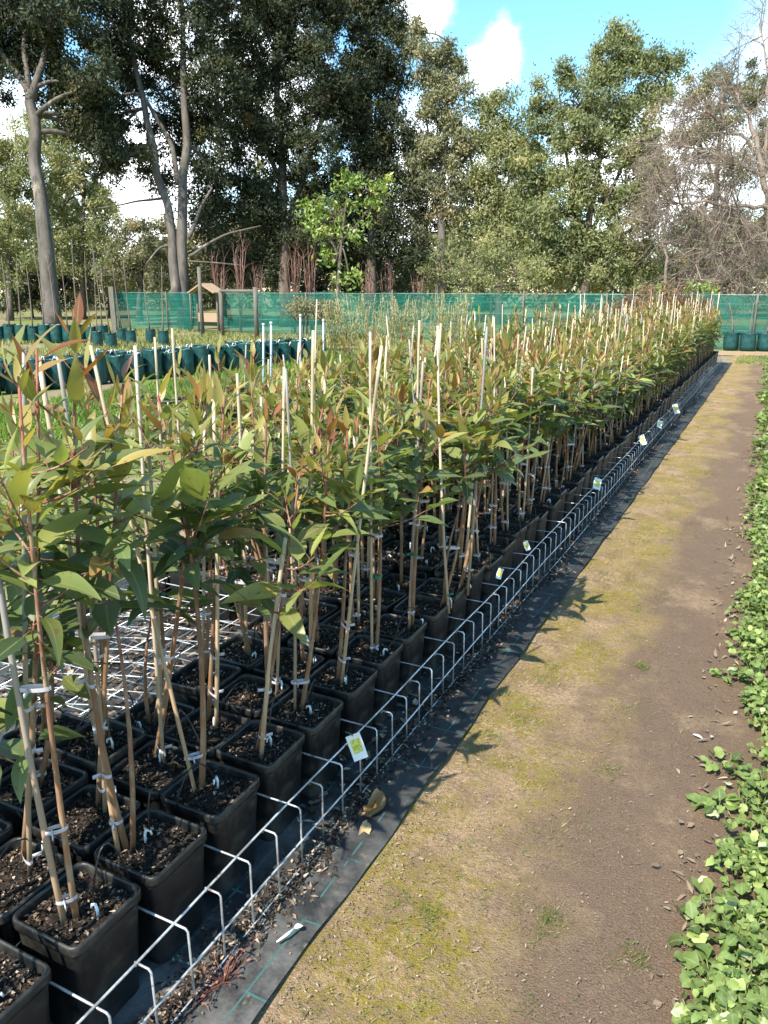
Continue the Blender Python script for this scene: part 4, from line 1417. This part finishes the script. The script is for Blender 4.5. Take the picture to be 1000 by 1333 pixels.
def cloth(s0, s1, name='cloth'):
    b = NB()
    ns_, nz_ = max(4, int((s1 - s0) / 0.12)), 12
    S = np.linspace(s0, s1, ns_); Z = np.linspace(0, 1, nz_)
    SS, ZZ = np.meshgrid(S, Z)
    top = 1.40 + 0.022 * np.sin(SS * 2.1) + 0.015 * np.sin(SS * 5.3)
    dep = 0.03 * np.sin(SS * 3.3 + ZZ * 2) + 0.018 * np.sin(SS * 9 + ZZ * 5)
    V = SS[..., None] * fd + dep[..., None] * fn
    V[..., 2] = 0.02 + ZZ * (top - 0.02)
    idx = np.arange(SS.size).reshape(SS.shape)
    F = np.stack([idx[:-1, :-1], idx[:-1, 1:], idx[1:, 1:], idx[1:, :-1]], -1).reshape(-1, 4)
    b.add(V.reshape(-1, 3), F, M['shade'])
    b.build(name, fence)


s_gate0, s_gate1 = fpoint(264), fpoint(288)
cloth(0.0, s_gate0); cloth(s_gate1, flen)
for px, ht in [(155, 1.5), (219, 1.42), (250, 1.4), (400, 1.42), (512, 1.5), (682, 1.48), (790, 1.42), (900, 1.45), (985, 1.42), (1050, 1.45)]:
    s = fpoint(px)
    b = NB(); c = fd * s - fn * 0.07
    b.tube([c + (0, 0, 0), c + (0, 0, ht * 0.5), c + (0, 0, ht)], [0.028, 0.027, 0.026], M['wood'], n=8)
    b.build('fence_post', fence)
wr = NB(); wr.segs([fd * 0 - fn * 0.03 + (0, 0, 1.385)], [fd * flen - fn * 0.03 + (0, 0, 1.385)], 0.004, 0.004, M['wire']); wr.build('top_wire', fence)

gp = [gpos(262, 25.2), gpos(288, 24.9), gpos(333, 23.8)]
gate = empty('gate_frame', gp[0])
tag(gate, 'grey timber gate frame of three posts and a rail in the shade cloth fence', 'gate')
for q, (p, ht, w) in enumerate(zip(gp, (2.2, 1.5, 1.58), (0.13, 0.14, 0.14))):
    b = NB(); c = p - gp[0]
    b.tube([c, c + (0, 0, ht * 0.5), c + (0.01, 0, ht)], [w / 2, w / 2 * 0.97, w / 2 * 0.94], M['wood'], n=8)
    b.build('post', gate)
b = NB()
q0, q1 = gp[1] - gp[0] + (0, 0, 1.46), gp[2] - gp[0] + (0, 0, 1.46)
b.tube([q0, (q0 + q1) / 2, q1], 0.05, M['wood'], n=8); b.build('rail', gate)
sh = empty('nesting_shelter', gpos(270, 27.5))
sh.scale = (0.75, 0.75, 0.9)
tag(sh, 'small tan gabled shelter seen over the gap in the shade cloth beside the gate', 'shelter')
b = NB()
for sg in (-1, 1):
    cs, sn = math.cos(0.42), math.sin(0.42)
    b.box((sg * 0.37, 0, 1.72), (0.88, 0.9, 0.05), M['tan'], rot=[[cs, 0, sg * sn], [0, 1, 0], [-sg * sn, 0, cs]])
b.build('roof', sh, smooth=False)
for x_ in (-0.6, 0.6):
    b = NB(); b.tube([(x_, 0, 0), (x_, 0, 0.8), (x_, 0, 1.58)], 0.05, M['wood'], n=8); b.build('post', sh)
b = NB(); b.box((0, 0, 0.6), (1.14, 0.05, 0.35), M['tan']); b.build('back_board', sh, smooth=False)
b = NB()
p0, p1 = at_z(905, 459, 0.05), at_z(1060, 462, 0.05)
mid_ = (p0 + p1) / 2
ang = math.atan2(p1[1] - p0[1], p1[0] - p0[0])
b.box((0, 0, 0), (np.linalg.norm(p1 - p0), 0.12, 0.09), M['tan'])
o = b.build('timber_edging', smooth=False, loc=tuple(mid_)); o.rotation_euler = (0, 0, ang)
tag(o, 'long low timber edging board in front of the teal tubs', 'edging')
gb = NB(); gb.box((0, 0, 0.8), (0.22, 0.06, 1.6), M['wood']); o = gb.build('board_post', smooth=False, loc=tuple(gpos(147, 27.0)))
tag(o, 'broad grey board standing at the left end of the shade cloth', 'post')

# ------------------------------------------------------------------ trees


def tree(name, label, group, depth, limbs, blobs, leafmat, barkmat, leaf=(0.17, 0.062), clump=0.55, per=180, seed=0, droop=0.6, dens=1.0, trunk_n=10, sub=5):
    """limbs: lists of (px, py, radius m[, depth offset]); blobs: (px, py, rx px, ry px, depth offset)"""
    g = np.random.default_rng(seed)
    first = limbs[0][0]
    root = _ray(first[0], first[1], depth + (first[3] if len(first) > 3 else 0))
    root[2] = 0
    t = empty(name, root)
    tag(t, label, 'tree', group)
    tb, cb = NB(), NB()
    pts = []
    for lb in limbs:
        P_ = np.array([_ray(q[0], q[1], depth + (q[3] if len(q) > 3 else 0)) for q in lb])
        rr = [q[2] * 0.78 for q in lb]
        if lb is limbs[0]:
            P_[0, 2] = -0.05
        tt = np.linspace(0, len(P_) - 1, len(P_) * 4 - 3)
        Q = np.stack([np.interp(tt, np.arange(len(P_)), P_[:, i]) for i in range(3)], -1)
        Q[1:-1] += g.normal(0, 0.35, Q[1:-1].shape) * np.interp(tt, np.arange(len(P_)), rr)[1:-1, None]
        Q = np.concatenate([Q[:1], (Q[:-2] + 2 * Q[1:-1] + Q[2:]) / 4, Q[-1:]])
        rq = np.interp(tt, np.arange(len(P_)), rr)
        if lb is limbs[0]:
            rq[0] *= 1.35
        tb.tube(Q - root, rq, barkmat, n=trunk_n)
        pts += [(Q[i], rq[i]) for i in range(len(Q) // 2, len(Q))]
    PT = np.array([p for p, _ in pts])
    for (px, py, rx, ry, dz) in blobs:
        c = _ray(px, py, depth + dz)
        k = depth / FPX
        rad = np.array([rx * k, rx * k * 0.9, ry * k])
        area = rx * ry * k * k
        ncl = max(5, int(area * 5.2 * dens / (clump ** 2)))
        v = unit(g.normal(0, 1, (ncl, 3))) * (g.random((ncl, 1)) ** 0.38)
        cc = c + v * rad
        # limbs to the clumps
        d2 = np.linalg.norm(PT - c, axis=1)
        i0 = int(np.argmin(d2 + (PT[:, 2] > c[2] + rad[2]) * 5))
        hub = c - np.array([0, 0, rad[2] * 0.35])
        rr0 = max(0.03, min(pts[i0][1] * 0.55, 0.11))
        lp = bez(PT[i0], hub, (0, 0, 0.25), 6)
        tb.tube(lp - root, np.linspace(rr0, 0.03, 6), barkmat, n=6)
        sel = g.choice(ncl, min(ncl, sub + int(ncl * 0.25)), replace=False)
        tb.segs(np.broadcast_to(hub - root, (len(sel), 3)), cc[sel] - root, 0.028, 0.008, barkmat, n=4)
        per_k = np.maximum(6, (per * (0.5 + g.random(ncl))).astype(int))
        ci = np.repeat(np.arange(ncl), per_k)
        m_ = len(ci)
        cs = clump * (0.55 + 0.8 * g.random(ncl))[ci]
        off = g.normal(0, 1, (m_, 3)) * 0.42 * cs[:, None] * np.array([1, 1, 0.85])
        pp = cc[ci] + off - root
        pp[:, 2] = np.maximum(pp[:, 2], 0.05)
        dd = g.normal(0, 1, (m_, 3)); dd[:, 2] -= droop
        tone = np.clip(g.normal(0.42, 0.22, ncl), 0, 1)[ci]
        age = np.clip(tone + g.normal(0, 0.09, m_), 0, 1)
        outw = unit(pp + root - c + (0, 0, 0.3 * rad[2]))
        cb.cards(pp, dd, g.normal(0, 0.75, (m_, 3)) + 0.9 * outw + 0.5 * unit(off) + (0, 0, 0.25), leaf[0] * (0.6 + 0.8 * g.random(m_)), leaf[1] * (0.7 + 0.6 * g.random(m_)), leafmat, age, g.random(m_))
    tb.build('trunk', t)
    cb.build('crown', t)
    return t


BT = 'trees behind the shade cloth'
tree('gum_tree', 'tall pale trunked gum at the far left, forking high under dark leaves', BT, 27,
     [[(64, 392, 0.40), (60, 320, 0.34), (52, 240, 0.28), (43, 150, 0.24), (40, 120, 0.22)], [(41, 125, 0.19), (22, 95, 0.13), (2, 68, 0.10), (-25, 30, 0.06)], [(42, 130, 0.2), (58, 70, 0.13), (66, 20, 0.10), (68, -40, 0.06)], [(40, 120, 0.15), (30, 60, 0.10), (34, 0, 0.08), (30, -60, 0.05)]],
     [(95, 100, 40, 32, 0), (110, 150, 42, 40, 1), (30, 25, 60, 34, 0), (-30, 60, 60, 60, 0), (75, 20, 55, 35, -1), (140, 40, 50, 40, 1), (-20, -40, 90, 50, 0), (90, -40, 80, 45, 0), (120, 105, 36, 30, -1), (60, 70, 50, 34, 1), (15, 75, 34, 26, 1), (150, 85, 40, 36, 2), (95, 165, 34, 30, 1), (140, 190, 26, 22, 1), (80, 120, 30, 30, 2), (-25, 110, 40, 36, 0)],
     M['dark_crown'], M['bark'], seed=1, dens=0.9)
tree('gum_tree', 'grey gum dividing into two tall trunks behind the gate frame', BT, 29,
     [[(238, 392, 0.30), (237, 330, 0.26), (238, 260, 0.23), (243, 190, 0.20), (240, 110, 0.16), (238, 30, 0.12), (232, -50, 0.08)],
      [(229, 392, 0.26), (226, 320, 0.23), (218, 265, 0.20), (200, 205, 0.18), (188, 140, 0.15), (172, 70, 0.12), (160, -20, 0.08)],
      [(232, 240, 0.15), (225, 190, 0.12), (205, 155, 0.10), (190, 130, 0.08)],
      [(246, 334, 0.09), (270, 318, 0.07), (300, 303, 0.055), (340, 294, 0.03)],
      [(228, 318, 0.08), (208, 322, 0.06), (190, 345, 0.04)],
      [(246, 310, 0.11), (258, 275, 0.08), (276, 245, 0.05)],
      [(246, 340, 0.05), (280, 342, 0.04), (315, 345, 0.02)], [(212, 258, 0.07), (180, 262, 0.05), (150, 268, 0.035), (120, 272, 0.02)]],
     [(180, 30, 45, 34, 0), (130, 130, 38, 40, 0), (155, 165, 40, 36, 1), (160, 200, 30, 25, -1), (250, 60, 45, 45, 0), (225, 120, 34, 34, 1), (285, 130, 45, 50, 0), (190, 190, 28, 34, 1), (280, 220, 42, 44, 1), (235, -20, 90, 40, 0), (150, -40, 60, 40, 0), (300, 20, 50, 50, 1), (270, 290, 30, 28, 2), (205, 75, 40, 34, 2), (170, 105, 36, 34, 2), (225, 175, 32, 36, 2), (262, 165, 36, 40, 2), (140, 215, 30, 22, 2), (205, 235, 26, 22, 2), (260, 250, 30, 30, 2), (120, 170, 26, 26, 2)],
     M['dark_crown'], M['bark'], seed=2, dens=0.85)
tree('dense_gum_tree', 'massive dark leaved gum filling the middle behind the fresh green tree', BT, 32,
     [[(372, 392, 0.32), (370, 320, 0.28), (366, 220, 0.22), (360, 100, 0.15), (360, -20, 0.1)], [(370, 300, 0.18), (400, 220, 0.14), (430, 120, 0.1)], [(368, 240, 0.14), (330, 160, 0.1), (320, 80, 0.07)]],
     [(360, 60, 62, 62, 0), (420, 110, 60, 62, 0), (345, 170, 58, 56, 0), (410, 210, 56, 50, 0), (330, 270, 52, 46, 0), (390, 300, 50, 50, 0), (400, 10, 62, 48, 0), (330, -10, 60, 50, 0), (310, 110, 46, 60, 2), (345, 345, 45, 30, 1), (300, 330, 40, 36, 2)],
     M['dark_crown'], M['dark_bark'], seed=3, dens=1.1)
tree('dense_gum_tree', 'dark leaved gum right of the massive one, reaching the sky gap', BT, 34,
     [[(485, 392, 0.30), (484, 300, 0.26), (482, 200, 0.2), (480, 80, 0.14), (478, 0, 0.1)], [(484, 260, 0.15), (510, 180, 0.1), (520, 110, 0.07)], [(483, 230, 0.15), (455, 150, 0.1), (450, 60, 0.07)]],
     [(470, 30, 52, 50, 0), (500, 90, 44, 60, 0), (460, 140, 50, 56, 0), (505, 190, 46, 50, 0), (470, 240, 48, 50, 0), (515, 270, 42, 50, 0), (520, 330, 45, 38, 0), (460, 320, 44, 44, 1), (508, 20, 26, 30, 0), (440, -10, 60, 40, 0), (540, 215, 26, 36, 0)],
     M['dark_crown'], M['dark_bark'], seed=4, dens=1.05)
tree('slender_gum_tree', 'tall slim grey green gum standing against the white cloud', BT, 33,
     [[(572, 392, 0.26), (574, 300, 0.22), (578, 200, 0.17), (584, 110, 0.1), (588, 60, 0.05)], [(576, 240, 0.1), (560, 190, 0.07), (552, 140, 0.05)], [(577, 260, 0.09), (598, 215, 0.06), (602, 170, 0.04)]],
     [(582, 70, 20, 26, 0), (560, 95, 22, 30, 0), (592, 115, 24, 34, 0), (570, 150, 32, 38, 0), (595, 185, 24, 40, 0), (560, 215, 32, 36, 0), (585, 250, 28, 36, 0), (552, 290, 30, 34, 1), (535, 60, 14, 18, 0), (545, 40, 10, 14, 0)],
     M['grey_crown'], M['bark'], seed=5, dens=0.95, clump=0.5)
tree('olive_tree', 'soft olive green tree between the slim gum and the big green one', BT, 33.5,
     [[(650, 392, 0.24), (648, 320, 0.2), (645, 220, 0.14), (642, 150, 0.07)], [(647, 280, 0.1), (668, 220, 0.07)], [(646, 290, 0.1), (620, 250, 0.06)]],
     [(640, 135, 26, 24, 0), (625, 180, 24, 32, 0), (660, 175, 30, 32, 0), (640, 220, 40, 32, 0), (685, 200, 28, 36, 0), (622, 260, 32, 32, 0), (670, 265, 40, 36, 0), (612, 300, 30, 28, 0), (650, 320, 44, 32, 0)],
     M['olive_crown'], M['bark'], seed=6, dens=1.25, clump=0.6)
tree('big_green_tree', 'broad rounded green tree rising highest right of the blue gap', BT, 31,
     [[(762, 392, 0.24), (764, 340, 0.20), (770, 270, 0.16), (785, 190, 0.11), (795, 110, 0.06)], [(764, 330, 0.13), (745, 260, 0.10), (735, 180, 0.07), (728, 120, 0.04)], [(766, 310, 0.12), (800, 240, 0.09), (830, 170, 0.06), (860, 110, 0.04)], [(764, 345, 0.1), (715, 300, 0.07), (700, 240, 0.05)], [(765, 340, 0.1), (820, 300, 0.07), (850, 280, 0.05)]],
     [(812, 52, 26, 24, 0), (785, 80, 34, 32, 0), (835, 78, 32, 30, 0), (868, 92, 24, 26, 0), (735, 100, 15, 26, 0), (760, 130, 40, 36, 0), (810, 130, 42, 38, 0), (858, 122, 26, 22, 0), (706, 135, 18, 30, 0), (730, 180, 42, 38, 0), (785, 190, 44, 38, 0), (835, 180, 36, 34, 0), (700, 230, 40, 36, 0), (755, 245, 46, 36, 0), (815, 240, 42, 36, 0), (855, 240, 26, 30, 0), (700, 290, 40, 34, 0), (760, 300, 46, 36, 0), (820, 300, 40, 36, 0), (720, 345, 44, 32, 0), (785, 350, 46, 30, 0), (838, 345, 32, 32, 0)],
     M['mid_crown'], M['dark_bark'], seed=7, dens=0.85, clump=0.5)
tree('fresh_green_tree', 'small fresh green tree standing in front of the dark gums', BT, 26,
     [[(440, 392, 0.09), (441, 340, 0.08), (446, 300, 0.06), (452, 260, 0.04)], [(441, 335, 0.05), (420, 290, 0.035), (405, 262, 0.025)], [(444, 315, 0.045), (475, 280, 0.03), (492, 252, 0.02)]],
     [(402, 272, 16, 16, 0), (425, 258, 22, 16, 0), (448, 240, 18, 14, 0), (470, 248, 26, 18, 0), (496, 245, 16, 16, 0), (440, 280, 30, 18, 0), (480, 275, 24, 18, 0), (415, 298, 22, 14, 0), (460, 305, 24, 14, 0), (438, 335, 18, 14, 0), (455, 360, 20, 12, 0)],
     M['bright_crown'], M['dark_bark'], seed=8, leaf=(0.17, 0.075), clump=0.38, dens=0.55, per=42, sub=3)
tree('bare_twiggy_tree_backdrop'.replace('_backdrop', '').replace('bare_twiggy', 'tall_grey_gum'), 'grey green gum whose crown shows above the bare twiggy tree at the right', BT, 38,
     [[(930, 392, 0.24), (930, 300, 0.2), (935, 200, 0.14), (945, 110, 0.07)], [(932, 240, 0.1), (905, 170, 0.06)], [(932, 250, 0.1), (975, 180, 0.06)]],
     [(950, 100, 36, 22, 0), (915, 120, 30, 24, 0), (985, 120, 34, 26, 0), (935, 150, 40, 26, 0), (1000, 180, 36, 30, 0), (900, 180, 28, 28, 0), (950, 215, 44, 30, 0), (905, 290, 36, 30, 1), (960, 300, 44, 34, 1), (920, 345, 40, 30, 1), (1000, 340, 40, 36, 1), (870, 330, 26, 30, 1), (1040, 250, 40, 60, 0), (1040, 130, 30, 40, 0)],
     M['grey_crown'], M['bark'], seed=9, dens=0.7)
for q, (px, d, lab, bl, mt) in enumerate([
    (10, 38, 'olive crowned tree left of the pale gum trunk', [(0, 190, 46, 34, 0), (30, 215, 40, 36, 0), (-30, 240, 50, 40, 0), (20, 270, 50, 36, 0), (-20, 320, 60, 36, 0), (30, 345, 46, 32, 0)], 'olive_crown'),
    (105, 40, 'olive crowned tree between the pale gum and the twin trunks', [(85, 205, 34, 30, 0), (112, 240, 34, 32, 0), (80, 260, 40, 34, 0), (125, 290, 40, 34, 0), (85, 320, 44, 34, 0), (130, 350, 40, 28, 0), (60, 175, 40, 36, 2), (100, 190, 36, 30, 2), (130, 265, 34, 26, 2)], 'olive_crown'),
    (180, 37, 'low dark green tree just left of the twin trunks', [(165, 305, 30, 24, 0), (195, 325, 32, 28, 0), (155, 345, 34, 28, 0), (200, 362, 36, 24, 0), (215, 295, 24, 24, 1)], 'grey_crown'),
    (290, 39, 'low dark tree right of the twin trunks behind the gate', [(275, 300, 36, 34, 0), (320, 330, 36, 32, 0), (280, 350, 40, 28, 0), (340, 300, 34, 40, 0), (262, 330, 30, 30, 0)], 'grey_crown')]):
    tree('far_tree', lab, BT, d, [[(px, 394, 0.2), (px + 2, 340, 0.16), (px + 4, bl[0][1] + 20, 0.08)]], bl, M[mt], M['bark'], seed=20 + q, dens=0.72)
tree('round_bush', 'rounded pale olive bush behind the shade cloth, left of the big green tree', BT, 27, [[(640, 392, 0.08), (640, 360, 0.06), (642, 335, 0.04)]],
     [(620, 345, 32, 26, 0), (648, 332, 32, 26, 0), (672, 350, 26, 28, 0), (600, 366, 24, 20, 0), (640, 366, 44, 20, 0)], M['olive_crown'], M['dark_bark'], leaf=(0.13, 0.035), clump=0.36, per=60, seed=30, dens=0.6, droop=-0.5)
tree('blue_green_bush', 'feathery blue green bush left of the rounded olive one', BT, 29, [[(572, 392, 0.08), (572, 350, 0.06), (575, 318, 0.03)]],
     [(572, 322, 14, 18, 0), (566, 345, 22, 18, 0), (586, 350, 18, 18, 0), (556, 366, 18, 16, 0), (580, 370, 26, 16, 0)], M['mid_crown'], M['dark_bark'], leaf=(0.15, 0.035), clump=0.36, per=50, seed=31, dens=0.7, droop=-0.3)
for q, (px, d, r_, lab) in enumerate([(846, 25, 22, 'bright low bush behind the rusty shrubs, left one'), (900, 25, 26, 'bright low bush between the rusty shrubs and the bare tree')]):
    tree('low_bush', lab, BT, d, [[(px, 394, 0.05), (px, 380, 0.04), (px, 374, 0.03)]], [(px, 378, r_, 12, 0), (px + 14, 381, r_ * 0.7, 10, 0)], M['bright_crown'], M['dark_bark'], leaf=(0.14, 0.06), clump=0.3, per=40, seed=40 + q, dens=0.5)

# bare twiggy tree at the right


def twig_tree(name, label, depth, limbs, seed, n1=9, n2=8, n3=7, droop=0.5, mat='twig', l1=2.0):
    g = np.random.default_rng(seed)
    root = _ray(limbs[0][0][0], limbs[0][0][1], depth); root[2] = 0
    t = empty(name, root)
    tag(t, label, 'tree', BT)
    tb, wb = NB(), NB()
    for lb in limbs:
        P_ = np.array([_ray(q[0], q[1], depth + (q[3] if len(q) > 3 else 0)) for q in lb]); rr = np.array([q[2] for q in lb])
        if lb is limbs[0]:
            P_[0, 2] = -0.05
        tt = np.linspace(0, len(P_) - 1, len(P_) * 4 - 3)
        Q = np.stack([np.interp(tt, np.arange(len(P_)), P_[:, i]) for i in range(3)], -1)
        Q[1:-1] += g.normal(0, 0.05, Q[1:-1].shape)
        tb.tube(Q - root, 0.66 * np.interp(tt, np.arange(len(P_)), rr), M[mat], n=8, r=0.6)
        d0 = unit(Q[-1] - Q[0])
        k = n1 * len(lb)
        f = g.uniform(0.25, 1, k) * (len(Q) - 1)
        i_ = np.minimum(f.astype(int), len(Q) - 2)
        A1_ = Q[i_] + (Q[i_ + 1] - Q[i_]) * (f - i_)[:, None]
        D1 = unit(d0 * 0.6 + g.normal(0, 0.7, (k, 3)) + (0, 0, -0.15))
        B1_ = A1_ + D1 * l1 * g.uniform(0.5, 1.2, (k, 1))
        wb.segs(A1_ - root, B1_ - root, 0.022, 0.009, M[mat], n=4)
        A, B, D, L_, r_ = A1_, B1_, D1, l1, 0.010
        for lev, nn__ in enumerate((n2, n3)):
            rep = np.repeat(np.arange(len(A)), nn__)
            tq = g.uniform(0.25, 1, (len(rep), 1))
            A2 = A[rep] + (B[rep] - A[rep]) * tq
            D2 = unit(D[rep] * 0.8 + g.normal(0, 0.6, (len(rep), 3)) + (0, 0, -droop))
            L_ = L_ * 0.5
            B2 = A2 + D2 * L_ * g.uniform(0.4, 1.3, (len(rep), 1))
            B2[:, 2] = np.maximum(B2[:, 2], 0.1)
            wb.segs(A2 - root, B2 - root, r_, r_ * 0.45, M[mat], n=3)
            A, B, D, r_ = A2, B2, D2, r_ * 0.55
    tb.build('trunk', t)
    wb.build('twigs', t)
    return t


twig_tree('bare_twiggy_tree', 'leafless grey twiggy tree with drooping branches at the right edge', 26,
          [[(1012, 394, 0.22), (1008, 330, 0.2), (1000, 260, 0.16), (985, 180, 0.11), (960, 120, 0.06)],
           [(1002, 272, 0.11), (962, 268, 0.10), (915, 264, 0.07), (868, 262, 0.04)],
           [(990, 200, 0.10), (950, 170, 0.07), (915, 140, 0.04)],
           [(1004, 300, 0.1), (985, 310, 0.08), (945, 325, 0.05), (905, 345, 0.03)],
           [(995, 230, 0.1), (955, 215, 0.07), (910, 195, 0.04), (880, 185, 0.03)],
           [(957, 190, 0.035), (955, 240, 0.045), (962, 290, 0.03)],
           [(1008, 330, 0.09), (980, 350, 0.06), (930, 372, 0.03)],
           [(1003, 240, 0.12), (1040, 180, 0.08), (1060, 110, 0.05)],
           [(1000, 220, 0.1), (1002, 120, 0.06), (990, 40, 0.03)]], 51, n1=6, n2=8, n3=8, droop=0.45, l1=1.7)
twig_tree('bare_twiggy_tree', 'smaller leafless grey tree left of the drooping one, before the big green tree', 29,
          [[(868, 394, 0.10), (866, 350, 0.09), (868, 300, 0.07), (872, 240, 0.04), (868, 200, 0.02)], [(867, 320, 0.05), (885, 280, 0.03), (895, 245, 0.02)], [(867, 330, 0.05), (850, 300, 0.03), (842, 280, 0.02)]], 52, n1=5, n2=7, n3=7, droop=0.1, l1=1.3)

# bare reddish cane shrubs behind the fence
for q, (px, d, hgt, r_) in enumerate([(285, 28, 2.6, 0.5), (312, 27.5, 3.0, 0.55), (338, 28, 2.3, 0.4), (382, 27, 3.0, 0.5), (405, 27, 2.8, 0.45), (478, 27, 2.4, 0.5), (505, 28, 2.3, 0.45), (545, 28, 2.0, 0.4)]):
    shrub('bare_cane_shrub', gpos(px, d), hgt, r_, None, 0, 11, M['cane'], ['leafless reddish cane shrub right behind the gate frame', 'tallest leafless cane shrub between the gate and the dark gum', 'short leafless cane shrub right of the tallest one', 'leafless cane shrub left of the fresh green tree trunk', 'leafless cane shrub close to the fresh green tree trunk', 'leafless cane shrub just right of the fresh green tree', 'leafless cane shrub second right of the fresh green tree', 'short leafless cane shrub before the blue green bush'][q], 'shrub', 'bare cane shrubs', seed=60 + q)

for q, (px, d, y0, w) in enumerate([(40, 41, 352, 60), (140, 42, 340, 56), (262, 43, 330, 50), (340, 42, 322, 52), (425, 40, 326, 50), (505, 41, 330, 50), (560, 43, 336, 40), (880, 43, 330, 54), (985, 42, 320, 60)]):
    tree('understory_shrub', 'dark understorey shrub among the trunks ' + ['left of the pale gum', 'between the pale gum and the twin trunks', 'just right of the twin trunks', 'behind the tallest cane shrub', 'behind the fresh green tree', 'right of the fresh green tree', 'behind the blue green bush', 'behind the smaller leafless tree', 'behind the drooping leafless tree'][q], BT, d,
         [[(px, 394, 0.09), (px, 372, 0.07), (px + 3, y0 + 20, 0.03)]], [(px - w * 0.5, y0 + 32, w * 0.5, 30, 0), (px + w * 0.45, y0 + 28, w * 0.5, 32, 0), (px, y0 + 6, w * 0.6, 26, 0)], M['grey_crown'] if q % 2 else M['dark_crown'], M['dark_bark'], seed=80 + q, dens=0.7, clump=0.6)
# far wood that closes the view behind everything
g = np.random.default_rng(9)
b = NB()
n_ = 60000
px = g.uniform(-420, 1420, n_)
ht = 6.0 + 2.0 * np.sin(px * 0.021) + 1.4 * np.sin(px * 0.057 + 1) + 0.8 * np.sin(px * 0.13)
d_ = 62 + 5 * np.sin(px * 0.05) + g.normal(0, 2.5, n_)
u = (px - 500) / FPX * d_
c_, s_ = math.cos(YAW), math.sin(YAW)
P_ = np.stack([u * c_ - d_ * s_, u * s_ + d_ * c_, ht * g.random(n_) ** 0.8], -1)
tone = np.clip(0.45 + 0.3 * np.sin(P_[:, 0] * 0.9) * np.cos(P_[:, 2] * 1.3 + P_[:, 1]) + g.normal(0, 0.15, n_), 0, 1)
b.cards(P_, g.normal(0, 1, (n_, 3)), g.normal(0, 1, (n_, 3)), 0.45 + 0.4 * g.random(n_), 0.25, M['grey_crown'], tone, g.random(n_))
tag(b.build('far_woods'), kind='stuff')
